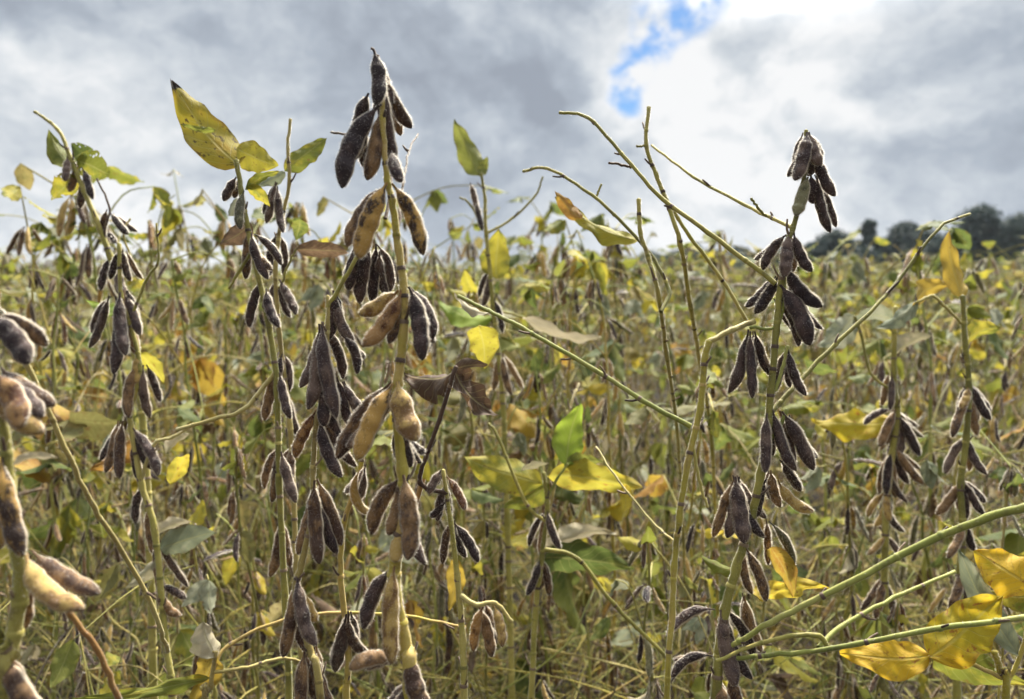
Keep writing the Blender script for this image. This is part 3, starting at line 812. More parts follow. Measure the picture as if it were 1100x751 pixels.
p.stalk([(580, 600), (600, 500), (612, 440), (622, 412)], 4, 3, 'straw', 0.82, 0.9)
p.pods([(587, 550, 580, 596, 11, 'brown'), (588, 548, 602, 590, 11, 'grey'), (582, 600, 590, 640, 11, 'brown'), (580, 602, 566, 640, 11, 'dark')])

# ---- dark stick with curled brown leaf
p = Plant('soybean plant with a blackened stick and large curled brown leaf beside the tallest plant', 0.62,
          [(476, 505), (484, 560), (491, 620), (497, 690), (498, 770)], 4, 10, 'stem', 16, FRONT)
p.stalk([(480, 530), (452, 520), (458, 490), (472, 450), (490, 394)], 5, 4.5, 'stemk', 0.62, 0.58, 'branch')
p.stalk([(454, 515), (446, 545), (440, 580)], 6, 5, 'stemo', 0.615, 0.62)
p.leaf(486, 400, 434, 402, 52, 'lbrown', 0.9, 0.05, 'big curled brown leaf', d=0.6, curl=0.8, ripple=0.05)
p.leaf(488, 396, 534, 446, 46, 'lbrown', -0.8, 0.03, d=0.6, curl=-0.7, ripple=0.06)
p.leaf(486, 398, 524, 392, 16, 'lbrown', 0.5, 0.0, d=0.58, curl=0.8)
p.leaf(514, 350, 520, 396, 36, 'lyg', 0.3, 0.02, 'yellow leaf hanging over the brown one', d=0.7, ripple=0.05)
p.leaf(490, 600, 482, 656, 22, 'lorange', 0.4, 0.0, 'hanging orange leaf')
p.pods([(478, 520, 470, 560, 13, 'grey'), (480, 512, 500, 548, 12, 'rust'), (484, 560, 475, 606, 12, 'brown'), (488, 562, 514, 604, 14, 'dark', -0.05), (478, 540, 462, 556, 10, 'dark'), (474, 505, 460, 530, 12, 'grey')])
p.stalk([(494, 640), (512, 650), (532, 648), (550, 668)], 6, 4, 'straw')
p.pods([(520, 650, 508, 700, 15, 'rust'), (530, 650, 540, 695, 14, 'tan'), (515, 652, 528, 706, 16, 'brown')])

# ---- upright green leaf against the sky
p = Plant('thin soybean stem carrying one narrow green leaf upright against the sky', 1.05,
          [(517, 186), (521, 215), (522, 250), (530, 330), (540, 430), (545, 560), (550, 760)], 3, 8, 'stem', 17, FRONT)
p.leaf(516, 190, 488, 128, 26, 'lgreen', 0.3, 0.01, fold=0.3)
p.leaf(517, 188, 524, 168, 12, 'lgreen', 0.3, 0.01)
p.stalk([(530, 335), (546, 336), (562, 341)], 3, 2, 'stem')
p.leaf(562, 341, 645, 362, 20, 'lpale', 0.9, 0.0, 'pale folded leaf drooping sideways', curl=0.5, arch=-0.16)
p.leaf(531, 340, 470, 322, 36, 'lfresh', 0.9, 0.08)
p.leaf(534, 300, 536, 246, 34, 'lyg', 0.3, 0.0)
p.stalk([(523, 250), (505, 220), (494, 212)], 3, 2, 'stem')
p.stalk([(524, 250), (550, 235), (575, 210), (583, 190)], 3, 2, 'stem')
p.pods([(505, 196, 512, 226, 9, 'grey'), (512, 215, 518, 248, 9, 'dark'), (526, 290, 518, 330, 10, 'grey'), (530, 320, 540, 358, 10, 'dark'), (536, 380, 530, 420, 10, 'brown'), (540, 380, 550, 425, 10, 'brown')])

# ---- pale leaf right of centre, dry leaf on the ground side, grass blade
p = Plant('low soybean stalk bearing a pale crumpled leaf and a long green blade', 0.60,
          [(232, 700), (226, 740), (222, 770)], 4, 6, 'straw', 18, FRONT)
p.leaf(232, 706, 218, 668, 36, 'lpale', 0.4, 0.0, 'crumpled pale dry leaf', curl=0.7, ripple=0.07)
p.leaf(230, 700, 205, 756, 30, 'lorange', 0.3, 0.0, ripple=0.05)
p.leaf(226, 728, 78, 750, 16, 'lyg', 0.4, 0.0, 'long green-yellow blade', fold=0.2, d=0.6)
p.stalk([(228, 720), (250, 690), (320, 662), (420, 660), (500, 674)], 4, 3.5, 'stemy', 0.6, 0.66)
p.stalk([(229, 722), (260, 718), (300, 708), (330, 712)], 4, 3, 'straw', 0.6, 0.64)

# ------------------------------------------------------------------ the rows behind: plants grown by rule
POOL = {}


def pod_pool(mat, lod):
    key = (mat, lod)
    if key not in POOL:
        POOL[key] = []
        for k in range(3):
            mb = MB()
            rs = np.random.RandomState(len(mat) * 17 + k)
            if lod == 0:
                pod(mb, 0.043, 0.0098, 2 + k % 2 if k < 2 else 3, rs.uniform(-0.1, 0.1), mat, 9, 18, 260, rs, 0.0021, 0.00015)
            elif lod == 1:
                pod(mb, 0.043, 0.0104, 3, rs.uniform(-0.1, 0.1), mat, 6, 10, 60, rs, 0.0022, 0.0003)
            else:
                pod(mb, 0.043, 0.0115, 2, 0.05, mat, 4, 5, 0, rs)
            POOL[key].append([mb, None])
    return POOL[key]


def leaf_pool(mat, lod):
    key = ('leaf', mat, lod)
    if key not in POOL:
        POOL[key] = []
        for k in range(4):
            mb = MB()
            rs = np.random.RandomState(50 + k + len(mat))
            dry = mat in ('lpale', 'lbrown')
            nu, nv = ((7, 13), (5, 8), (3, 4))[lod]
            leaf(mb, 0.068, 0.037 if not dry else 0.031, mat, fold=rs.uniform(0.1, 0.45), arch=rs.uniform(-0.05, 0.2), curl=rs.choice([0.6, 0.9, -0.6]) if dry else 0.0,
                 ripple=0.05 if dry else 0.035, nu=nu, nv=nv, rs=rs, ragged=(0.0, 0.25, 0.0, 0.12)[k] if lod == 0 else 0)
            POOL[key].append([mb, None])
    return POOL[key]


PODS = {'bare': ['dark', 'dark', 'grey', 'brown', 'brown', 'brown', 'mottle', 'rust', 'tan'], 'yellow': ['dark', 'brown', 'brown', 'brown', 'tan', 'mottle', 'olive', 'olive'], 'green': ['grey', 'brown', 'olive', 'dark', 'olive', 'tan']}
LEAVES = {'bare': ['lpale', 'lbrown', 'lorange', 'lyg', 'lyel'], 'yellow': ['lyel', 'lyg', 'lyg', 'lolive', 'lyg', 'lorange', 'lgreen', 'lolive', 'lyg'], 'green': ['lgreen', 'lyg', 'lgreen', 'lsage', 'lyg', 'lgreen']}


def grow(kind, H, lod, seed, zmin=0.0):
    """a list of (part name, builder or pool entry, 4x4) that make one plant of height H"""
    rs = np.random.RandomState(seed)
    parts = []
    seg = (7, 5, 3)[lod]
    lean = rs.uniform(-0.10, 0.10, 2)
    bow = rs.uniform(-0.05, 0.05, 2)

    def axis(h):
        u = h / H
        return np.array([lean[0] * u * H + bow[0] * math.sin(u * 3), lean[1] * u * H + bow[1] * math.sin(u * 3), h])

    def put(name, mb, at, m3=None, scale=1.0):
        if isinstance(mb, list) and mb[0].mats[0] in ('lpale', 'lbrown'):
            scale *= 0.72
        m = Matrix.Translation(Vector(at)) @ (m3.to_4x4() if m3 is not None else Matrix.Identity(4)) @ Matrix.Scale(scale, 4)
        parts.append((name, mb, m))

    smat = rs.choice(['stem', 'stemg', 'stemy', 'stemg', 'straw', 'stem', 'stemg'])

    def pods_at(b, k, up=0.0):
        for _ in range(k):
            th = rs.uniform(0, 2 * PI)
            tilt = rs.uniform(0.05, 0.6) if rs.rand() > up else rs.uniform(0.6, 1.6)
            d = Vector((math.cos(th) * math.sin(tilt), math.sin(th) * math.sin(tilt), -math.cos(tilt)))
            off = np.array([math.cos(th), math.sin(th), 0.3]) * 0.004
            e = pod_pool(rs.choice(PODS[kind]), lod)[rs.randint(3)]
            put('pod', e, b + off, frame(d, (math.cos(th), math.sin(th), 0.01), rs.uniform(-0.8, 0.8)), rs.uniform(0.75, 1.15))

    def leaflet(at, out, droop, mat, s=1.0):
        d = Vector((out[0], out[1], 0)).normalized() * math.cos(droop) + Vector((0, 0, -math.sin(droop)))
        e = leaf_pool(mat, lod)[rs.randint(4)]
        put('leaf', e, at, frame(d, (rs.normal(0, 0.4), rs.normal(0, 0.4), 1), rs.uniform(-0.7, 0.7)), s * rs.uniform(0.7, 1.25))

    n = max(5, int(H / rs.uniform(0.045, 0.058)))
    hs = np.linspace(0.03, H, n)
    pts = [axis(0)] + [axis(h) + np.append(rs.normal(0, 0.0035, 2), 0) for h in hs]
    mb = MB()
    if zmin > 0:
        keep = [q for q in pts if q[2] > zmin - 0.05]
    else:
        keep = pts
    tube(mb, keep, rs.uniform(0.0028, 0.0042) * (1 + 0.6 * (lod == 2)), 0.0013 * (1 + 0.8 * (lod == 2)), smat, seg, (4, 2, 1)[lod], 0.2 if lod == 0 else 0, 0, rs)
    put('stem', mb, (0, 0, 0))
    leafy = {'bare': 0.18, 'yellow': 0.74, 'green': 0.82}[kind]
    for i, h in enumerate(hs):
        b = pts[i + 1]
        if h < max(0.10, zmin):
            continue
        u = h / H
        if rs.rand() < 0.86:
            pods_at(b, rs.choice([1, 2, 3, 3]) if u > 0.3 else rs.choice([1, 2, 2, 3]), 0.12)
        for _p in range(rs.choice([0, 1, 1, 2])) if u > 0.15 else ():
            th = rs.uniform(0, 2 * PI)
            L = rs.uniform(0.08, 0.20)
            rise = rs.choice([rs.uniform(0.4, 1.2), rs.uniform(-0.2, 0.4), rs.uniform(-1.3, -0.4)], p=[0.5, 0.25, 0.25])
            o = np.array([math.cos(th) * math.cos(rise), math.sin(th) * math.cos(rise), math.sin(rise)])
            sag = np.array([0, 0, -0.05 * L / 0.15]) * rs.uniform(0, 1.2)
            q = [b, b + o * L * 0.5 + np.array([0, 0, 0.01]), b + o * L + sag]
            if h > 0.85 * H and q[2][2] > H + 0.04:
                q = [b, b + o * L * 0.3, b + o * L * 0.45]
            mb = MB()
            tube(mb, [x - b for x in q], 0.0012 * (1 + 0.8 * (lod == 2)), 0.0008 * (1 + 0.8 * (lod == 2)), rs.choice(['stem', 'stemg', 'stemg', 'straw', 'stemy']), (5, 4, 3)[lod], (4, 2, 1)[lod], 0, 0, rs)
            put('petiole', mb, b)
            if rs.rand() < leafy * (1.35 if u > 0.55 else 0.55):
                mat = rs.choice(LEAVES[kind])
                if u > 0.78 and mat in ('lorange', 'lbrown', 'lyel'):
                    mat = rs.choice(['lgreen', 'lyg'])
                elif u < 0.5 and mat in ('lyel', 'lyg', 'lorange') and rs.rand() < 0.7:
                    mat = rs.choice(['lbrown', 'lpale', 'lolive', 'lbrown'])
                dr = rs.uniform(-0.2, 1.2)
                for k, ang in enumerate((0, 1.3, -1.3)):
                    if rs.rand() < 0.8:
                        a2 = th + ang + rs.normal(0, 0.2)
                        leaflet(q[-1], (math.cos(a2), math.sin(a2)), dr + rs.normal(0, 0.3), mat, (1.0 if k == 0 else 0.85) * (0.62 if u > 0.8 else 1.0))
        if 0.12 < u < 0.85 and rs.rand() < 0.30:
            th = rs.uniform(0, 2 * PI)
            leaflet(b, (math.cos(th), math.sin(th)), rs.uniform(0.6, 1.4), rs.choice(['lpale', 'lbrown', 'lolive', 'lbrown', 'lyel']), 0.8)
    pods_at(pts[-1], rs.randint(2, 5))
    if kind != 'bare' or rs.rand() < 0.4:                 # a sprig of small leaves at the tip
        for _s in range(rs.randint(2, 5)):
            th = rs.uniform(0, 2 * PI)
            leaflet(pts[-1] - np.array([0, 0, rs.uniform(0, 0.04)]), (math.cos(th), math.sin(th)), rs.uniform(-1.4, 0.3), rs.choice(['lgreen', 'lyg', 'lyg']), 0.5)
    # one or two side branches
    for _ in range(rs.randint(1, 3)):
        h0 = rs.uniform(0.18, 0.5) * H
        b = axis(h0)
        if h0 < zmin:
            continue
        th = rs.uniform(0, 2 * PI)
        L = rs.uniform(0.16, 0.34)
        o = np.array([math.cos(th) * 0.45, math.sin(th) * 0.45, 0.9])
        q = [b + o * L * k + np.append(rs.normal(0, 0.006, 2), 0) * (k > 0) for k in np.linspace(0, 1, 6)]
        mb = MB()
        tube(mb, [x - b for x in q], 0.0022, 0.001, smat, seg, (3, 2, 1)[lod], 0.15 if lod == 0 else 0, 0, rs)
        put('branch', mb, b)
        for x in q[1:]:
            pods_at(x, rs.choice([1, 2, 3]), 0.1)
    return parts


def merged(parts):
    mb = MB()
    for _, e, m in parts:
        src = e[0] if isinstance(e, list) else e
        a = np.array(m)
        mb.merge(src, a[:3, :3], a[:3, 3])
    return mb


KINDS = {
    'bare': ('nearly leafless soybean plant with dark pods, in the dense rows behind the front plants', 'nearly leafless plants in the rows'),
    'yellow': ('soybean plant with yellowing leaves and dry pods, in the dense rows behind the front plants', 'yellowing plants in the rows'),
    'green': ('soybean plant still holding green leaves, in the dense rows behind the front plants', 'green-leaved plants in the rows'),
}


def near_proto(kind, H, seed):
    """(name, mesh, matrix) of each part, meshes shared with every copy"""
    out, seen = [], {}
    for name, e, m in grow(kind, H, 0, seed):
        if isinstance(e, list):
            if e[1] is None:
                e[1] = e[0].mesh(name)
            me = e[1]
        else:
            me = e.mesh(name)
        out.append((name, me, m))
    lim = {}
    keep = []
    for r in out:
        lim[r[0]] = lim.get(r[0], 0) + 1
        if lim[r[0]] <= 90:
            keep.append(r)
    return keep


PROTO_N = []
k = 0
for kind, hs in (('bare', (0.68, 0.74, 0.80, 0.72, 0.86)), ('yellow', (0.66, 0.72, 0.76, 0.70)), ('green', (0.64, 0.70, 0.74))):
    for H in hs:
        PROTO_N.append((kind, H, near_proto(kind, H, 300 + k)))
        k += 1
PROTO_F = []
for kind, hs in (('bare', (0.68, 0.74, 0.80, 0.70)), ('yellow', (0.66, 0.72, 0.76, 0.70)), ('green', (0.66, 0.72))):
    for H in hs:
        PROTO_F.append((kind, H, merged(grow(kind, H, 1, 400 + k)).mesh('soybean_plant')))
        k += 1

FIRST = {}


def children_copy(src, root):
    for ch in src:
        c = ch.copy()
        C.objects.link(c)
        c.parent = root


def place_near(i, x, y, rz, s, label=None, group=None):
    kind, H, parts = PROTO_N[i]
    r = bpy.data.objects.new('soybean_plant', None)
    r.empty_display_size = 0.05
    C.objects.link(r)
    r.location = (x, y, 0)
    r.rotation_euler = (0, 0, rz)
    r.scale = (s, s, s)
    tag(r, label or KINDS[kind][0], 'soybean plant', group or KINDS[kind][1])
    if i not in FIRST:
        FIRST[i] = [link(n, me, r, m) for n, me, m in parts]
    else:
        children_copy(FIRST[i], r)
    return r


# named heads that stand up against the sky: pixel of the top, depth, prototype
HEADS = [
    (150, 205, 1.30, 5), (168, 232, 1.5, 3), (322, 205, 1.3, 10), (196, 214, 1.9, 1), (226, 232, 1.7, 5), (8, 235, 1.25, 7), (62, 258, 1.35, 6), (455, 215, 1.9, 8), (428, 236, 1.7, 5), (512, 262, 1.6, 6), (563, 262, 1.5, 10), (640, 240, 1.6, 8), (600, 268, 1.35, 7), (350, 245, 1.35, 9), (130, 238, 1.6, 11), (75, 246, 1.8, 8), (20, 262, 1.6, 10), (700, 268, 1.5, 9), (830, 270, 1.7, 11),
    (610, 255, 1.8, 0), (478, 232, 2.1, 2), (655, 262, 1.9, 10), (905, 275, 1.9, 6), (1022, 258, 1.25, 8), (1085, 280, 1.5, 9), (715, 285, 1.7, 11), (575, 268, 2.2, 5), (250, 250, 1.25, 4), (330, 250, 1.5, 1),
    (790, 240, 1.9, 10), (760, 262, 1.6, 9), (965, 285, 1.6, 3), (540, 300, 1.3, 11), (470, 300, 1.2, 9),
    (185, 242, 2.2, 6), (60, 282, 1.25, 0), (95, 290, 1.15, 4), (215, 272, 1.2, 2), (395, 262, 1.35, 3), (445, 268, 1.2, 0), (505, 285, 1.25, 2), (560, 296, 1.2, 4), (600, 290, 1.3, 5), (655, 292, 1.2, 1), (20, 290, 1.1, 2), (206, 258, 2.6, 5), (240, 226, 1.8, 9), (270, 262, 2.1, 6), (100, 262, 1.9, 3), (35, 268, 2.0, 9), (345, 268, 2.0, 4), (385, 270, 2.3, 7), (432, 258, 2.4, 1), (500, 255, 2.2, 0), (560, 246, 2.6, 10),
    (597, 226, 2.3, 8), (632, 262, 2.4, 3), (672, 276, 2.2, 1), (735, 276, 2.4, 5), (775, 266, 2.2, 9), (815, 280, 2.6, 6), (940, 272, 2.4, 7), (985, 268, 2.2, 2), (1060, 272, 2.1, 11),
]
spots = []
for px, py, d, i in HEADS:
    q = P(px, py, d)
    s = q.z / (PROTO_N[i][1] + 0.01)
    place_near(i, q.x, q.y, R.uniform(0, 2 * PI), s)
    spots.append((q.x, q.y))

n_near = len(spots)
n_far = 0
tries = 0
cand = []
while tries < 60000 and len(cand) < 266 - n_near:
    tries += 1
    y = math.sqrt(R.uniform(1.02 ** 2, 3.75 ** 2))
    x = R.uniform(-0.74, 0.74) * y
    if any((x - a) ** 2 + (y - b) ** 2 < 0.105 ** 2 for a, b in spots):
        continue
    spots.append((x, y))
    cand.append((y, x))
cand.sort()
low_spots = []
for _ in range(4000):
    y = R.uniform(0.78, 1.08)
    x = R.uniform(-0.70, 0.70) * y
    if len(low_spots) < 30 and all((x - a) ** 2 + (y - b) ** 2 > 0.13 ** 2 for a, b in low_spots):
        low_spots.append((x, y))
for x, y in low_spots:
    idx = R.choice([0, 1, 2, 3, 4, 5, 6, 8, 9])
    place_near(idx, x, y, R.uniform(0, 2 * PI), R.uniform(0.56, 0.68) / PROTO_N[idx][1] * (0.86 if y < 0.9 else 1.0),
               'short soybean plant filling the low gaps between the tall front plants', 'short plants between the tall ones')
pick = {'bare': 0.30, 'yellow': 0.44, 'green': 0.26}
for j, (y, x) in enumerate(cand):
    kind = R.choice(list(pick), p=list(pick.values()))
    rz, s = R.uniform(0, 2 * PI), R.uniform(0.92, 1.17)
    if y < 1.3:
        s *= 0.90
    if y < 2.2:
        idx = R.choice([q for q, pr in enumerate(PROTO_N) if pr[0] == kind])
        place_near(idx, x, y, rz, s)
    else:
        idx = R.choice([q for q, pr in enumerate(PROTO_F) if pr[0] == kind])
        o = link('soybean_plant', PROTO_F[idx][2])
        o.location, o.rotation_euler, o.scale = (x, y, 0), (0, 0, rz), (s, s, s)
        tag(o, KINDS[kind][0], 'soybean plant', KINDS[kind][1])

# ---- the field beyond: one mass nobody could count
field = MB()
LOW = []
for kind, H in (('bare', 0.72), ('yellow', 0.70), ('green', 0.70), ('yellow', 0.76), ('bare', 0.78), ('green', 0.74)):
    LOW.append(merged(grow(kind, H, 2, 700 + int(H * 1000) + len(kind), zmin=0.30)))
    k += 1
MIDS = [merged(grow(kd, H, 1, 800 + q, zmin=0.16)) for q, (kd, H) in enumerate((('bare', 0.74), ('yellow', 0.72), ('green', 0.70), ('yellow', 0.76)))]
y = 3.75
while y < 19:
    step = 0.185 + 0.012 * (y - 3.75)
    for x in np.arange(-0.76 * y, 0.76 * y, step * 0.95):
        th, s = R.uniform(0, 2 * PI), R.uniform(0.92, 1.2) if R.rand() < 0.84 else R.uniform(1.2, 1.36)
        c_, s_ = math.cos(th) * s, math.sin(th) * s
        src = MIDS[R.randint(4)] if y < 5.2 else LOW[R.randint(6)]
        field.merge(src, np.array([[c_, -s_, 0], [s_, c_, 0], [0, 0, s]]), (x + R.normal(0, step * 0.3), y + R.normal(0, step * 0.3), 0))
    y += step
# far rows: loose sprays of leaves and pods at the height of the crop
n = 26000
yy = np.sqrt(R.uniform(15 ** 2, 34 ** 2, n))
yy = np.concatenate([yy, np.sqrt(R.uniform(34 ** 2, 95 ** 2, 26000))])
n = len(yy)
xx = R.uniform(-0.78, 0.78, n) * yy
size = 0.05 * np.maximum(1, yy / 22)
zz = R.uniform(0.42, 0.84, n) + 0.05 * np.sin(xx * 1.3) * np.sin(yy * 0.9) + np.where(R.rand(n) < 0.1, R.uniform(0, 0.16, n), 0)
a = R.normal(0, 1, (n, 3))
a /= np.linalg.norm(a, axis=1)[:, None]
b = np.cross(a, R.normal(0, 1, (n, 3)))
b /= np.linalg.norm(b, axis=1)[:, None]
cpt = np.stack([xx, yy, zz], -1)
sz = (size * R.uniform(0.6, 1.4, n))[:, None]
V = np.stack([cpt - a * sz, cpt - b * sz * 0.5, cpt + a * sz, cpt + b * sz * 0.5], 1)
UVQ = np.tile(np.array([[0.5, 0], [0.1, 0.5], [0.5, 1], [0.9, 0.5]]), (1, 1))
mats = R.choice(['lyg', 'lgreen', 'lyel', 'lsage', 'stem', 'olive', 'lpale'], n, p=[0.30, 0.28, 0.02, 0.17, 0.12, 0.08, 0.03])
for mt in set(mats):
    v = V[mats == mt]
    field.add(v.reshape(-1, 3), np.arange(len(v) * 4).reshape(-1, 4), None, mt, np.tile(UVQ, (len(v), 1)))
o = link('soybean_crop', field.mesh('soybean_crop'))
tag(o, 'mass of yellow-green soybean plants filling the field towards the trees', 'crop', None, 'stuff')

# ------------------------------------------------------------------ ground, fallen straw
m, t = newmat('soil')
oc = t.n('ShaderNodeTexCoord').outputs['Object']
c = t.ramp(t.noise(oc, 7.0, 6, 0.65), [(0.3, (0.016, 0.013, 0.011)), (0.55, (0.032, 0.025, 0.02)), (0.75, (0.06, 0.046, 0.034))])
t.bsdf(c, 0.9, t.bump(t.noise(oc, 60.0, 5, 0.7), 0.8, 0.01), 0.2)
M['soil'] = m
g = MB()
gx = np.concatenate([[-400, -150, -60, -25], np.linspace(-8, 8, 90), [25, 60, 150, 400]])
gy = np.concatenate([[-120, -30, -8], np.linspace(-1, 8, 70), [14, 30, 70, 150, 400, 900]])
X, Y = np.meshgrid(gx, gy)
Z = 0.012 * np.sin(X * 9 + Y * 3) * np.sin(Y * 8) + R.normal(0, 0.006, X.shape)
Z[np.abs(X) > 8] = 0
Z[Y > 8] = 0
g.add(np.stack([X, Y, Z], -1).reshape(-1, 3), grid_quads(len(gy), len(gx), False), None, 'soil')
o = link('ground', g.mesh('ground'))
tag(o, 'dark brown soil under the crop', 'ground', None, 'structure')

lit = MB()
for i in range(11500):
    y = math.sqrt(R.uniform(0.9 ** 2, 4.5 ** 2)) if i < 7000 else R.uniform(0.95, 1.9)
    x = R.uniform(-0.76, 0.76) * y
    L = R.uniform(0.06, 0.30)
    th = R.uniform(0, 2 * PI)
    el = abs(R.normal(0, 0.3)) if R.rand() < 0.5 else R.uniform(0.3, 1.45)
    z = R.uniform(0.0, 0.03) if R.rand() < 0.5 else R.uniform(0.03, 0.30)
    d = np.array([math.cos(th) * math.cos(el), math.sin(th) * math.cos(el), math.sin(el)])
    p0 = np.array([x, y, z])
    r = R.uniform(0.0007, 0.0016)
    tube(lit, [p0, p0 + d * L * 0.5 + R.normal(0, 0.012, 3) * np.array([1, 1, 0.4]), p0 + d * L], r, r * 0.7, R.choice(['stemb', 'stemb', 'straw', 'stemk', 'stem'] if z < 0.03 and el < 0.5 else ['straw', 'stemg', 'stem', 'stemb', 'stemy', 'stemg']), 4, 3, 0, 0, R)
for i in range(2600):
    y = math.sqrt(R.uniform(0.9 ** 2, 4.2 ** 2))
    x = R.uniform(-0.76, 0.76) * y
    e = leaf_pool(R.choice(['lbrown', 'lbrown', 'lbrown', 'lorange', 'lyel', 'lpale']), 1)[R.randint(4)]
    f3 = frame((R.normal(), R.normal(), R.normal(0, 0.35)), (R.normal(0, 0.5), R.normal(0, 0.5), 1))
    lit.merge(e[0], np.array(f3) * R.uniform(0.5, 1.0), (x, y, R.uniform(0.01, 0.05) if R.rand() < 0.7 else R.uniform(0.05, 0.16)))
o = link('fallen_straw', lit.mesh('fallen_straw'))
tag(o, 'dry fallen leaf stalks and shrivelled leaves littering the soil', 'litter', None, 'stuff')

# ------------------------------------------------------------------ trees behind the field
m, t = newmat('tree_leaf')
r = t.rnd()
oc = t.n('ShaderNodeTexCoord').outputs['Object']
n1 = t.noise(oc, 0.9, 3, 0.6)
c = t.ramp(t.math('ADD', t.math('MULTIPLY', n1, 0.6), t.math('MULTIPLY', r, 0.4)), [(0.25, (0.016, 0.032, 0.030)), (0.5, (0.027, 0.048, 0.040)), (0.75, (0.045, 0.070, 0.050))])
t.bsdf(c, 0.6, None, 0.3, 0, (1, 1, 1), 0.25)
M['tleaf'] = m
M['bark'] = stem_mat('bark', (0.05, 0.04, 0.035), (0.09, 0.075, 0.06), (0.14, 0.12, 0.1))


def tree(label, px, top, depth, wpx, seed, group='trees behind the field', shape=1.0):
    rs = np.random.RandomState(seed)
    q = P(px, top, depth)
    H = q.z
    rad = wpx * depth / F / 2
    root = bpy.data.objects.new('tree', None)
    C.objects.link(root)
    root.location = (q.x, q.y, 0)
    tag(root, label, 'tree', group)
    tk = MB()
    tube(tk, [(0, 0, -0.1), (0.1, 0, H * 0.3), (-0.1, 0.1, H * 0.6), (0.05, 0, H * 0.88)], 0.03 * H, 0.006 * H, 'bark', 9, 4, 0, 0, rs)
    blobs = []
    for i in range(24):
        th = rs.uniform(0, 2 * PI)
        u = rs.uniform(0.10, 0.95)
        prof = math.sin(PI * min(1, (u * 0.9 + 0.12)) ** shape)
        rr = rad * max(prof, 0.6 if u < 0.5 else 0) * rs.uniform(0.3, 0.9)
        c0 = np.array([math.cos(th) * rr, math.sin(th) * rr, H * u])
        blobs.append((c0, rad * rs.uniform(0.22, 0.42)))
        tube(tk, [(0, 0, H * u * 0.55), c0 * np.array([0.5, 0.5, 0.85]), c0], 0.008 * H, 0.003 * H, 'bark', 5, 3, 0, 0, rs)
    for u in (0.25, 0.4, 0.55, 0.68, 0.8, 0.93):
        blobs.append((np.array([rs.normal(0, 0.1) * rad, 0, H * u]), rad * (0.48 - 0.2 * u)))
    link('trunk', tk.mesh('trunk'), root)
    N = 420
    cr = MB()
    for c0, br in blobs:
        d = rs.normal(0, 1, (N, 3))
        d /= np.linalg.norm(d, axis=1)[:, None]
        p = c0 + d * br * (rs.uniform(0.1, 1.15, N) ** 0.55)[:, None] * np.array([1.1, 1.1, 0.8])
        a = rs.normal(0, 1, (N, 3))
        a /= np.linalg.norm(a, axis=1)[:, None]
        b = np.cross(a, d + 0.3 * rs.normal(0, 1, (N, 3)))
        b /= np.linalg.norm(b, axis=1)[:, None] + 1e-9
        s = (0.0045 * depth / 1.6 * rs.uniform(0.5, 1.3, N))[:, None]
        v = np.stack([p - a * s, p - b * s * 0.55, p + a * s, p + b * s * 0.55], 1).reshape(-1, 3)
        cr.add(v, np.arange(N * 4).reshape(-1, 4), None, 'tleaf')
    link('crown', cr.mesh('crown'), root)


tree('broad dark tree, largest of the line behind the field, near the frame edge', 1052, 227, 62, 92, 1)
tree('slim tree with a narrow raised top, standing out of the line behind the field', 934, 236, 66, 40, 2)
tree('rounded tree between the slim-topped one and the broad dark one', 978, 243, 70, 74, 3)
tree('low rounded tree at the near end of the tree line, behind the nodding pods', 900, 254, 64, 74, 4)
tree('dark tree at the frame edge beside the broad one, cut off by the frame', 1102, 233, 60, 84, 5)
tree('small bluish tree far beyond the crossing sticks', 742, 266, 105, 56, 6)
tree('low far tree on the outer side of the small bluish tree', 700, 276, 112, 54, 7)
tree('far low tree between the small bluish tree and the tall nodding plant', 792, 271, 108, 58, 8)
for i, (px, py, dd, ww) in enumerate([(955, 258, 74, 60), (1010, 258, 66, 64), (1030, 250, 72, 60), (918, 262, 72, 60), (872, 264, 72, 64), (845, 270, 76, 60), (1078, 246, 70, 60), (1120, 244, 66, 60), (820, 276, 84, 60), (765, 275, 112, 56), (720, 278, 116, 56)]):
    tree('low bushy dark tree filling the tree line behind the field', px, py, dd, ww, 20 + i, 'bushy trees filling the tree line')


# ------------------------------------------------------------------ sky, sun
SUN_EL, SUN_AZ = math.radians(52), math.radians(22)          # azimuth from straight ahead, towards +X
sun = bpy.data.objects.new('sun', bpy.data.lights.new('sun', 'SUN'))
C.objects.link(sun)
sdir = Vector((math.sin(SUN_AZ) * math.cos(SUN_EL), math.cos(SUN_AZ) * math.cos(SUN_EL), math.sin(SUN_EL)))
sun.rotation_euler = sdir.to_track_quat('Z', 'Y').to_euler()
sun.location = (0, 0, 20)
sun.data.energy = 5.0
sun.data.angle = math.radians(6)
sun.data.color = (1.0, 0.92, 0.77)

w = bpy.data.worlds.new('World')
bpy.context.scene.world = w
w.use_nodes = True
t = NT(w.node_tree)
sky = t.n('ShaderNodeTexSky', sky_type='NISHITA')
sky.sun_disc = False
sky.sun_elevation = SUN_EL
sky.sun_rotation = SUN_AZ
gen = t.n('ShaderNodeTexCoord').outputs['Generated']
s3 = t.sep(gen)
flat = t.vmath('MULTIPLY', gen, (1.0, 1.0, 1.3))
warp = t.vmath('SUBTRACT', t.noise(flat, 3.2, 5, 0.6, 0, True), (0.5, 0.5, 0.5))
dirw = t.vmath('NORMALIZE', t.vmath('ADD', gen, t.vmath('SCALE', warp, None, 0.17)))
warp2 = t.vmath('SUBTRACT', t.noise(flat, 9.0, 5, 0.62, 0, True), (0.5, 0.5, 0.5))
dirf = t.vmath('NORMALIZE', t.vmath('ADD', gen, t.vmath('SCALE', warp2, None, 0.06)))


def blob(px, py, rpx, soft, vec):
    d = ray(px, py).normalized()
    dot = t.vmath('DOT_PRODUCT', vec, tuple(d))
    return t.step(dot, math.cos(rpx * (1 + soft) / F), math.cos(max(rpx * (1 - soft), 1) / F))


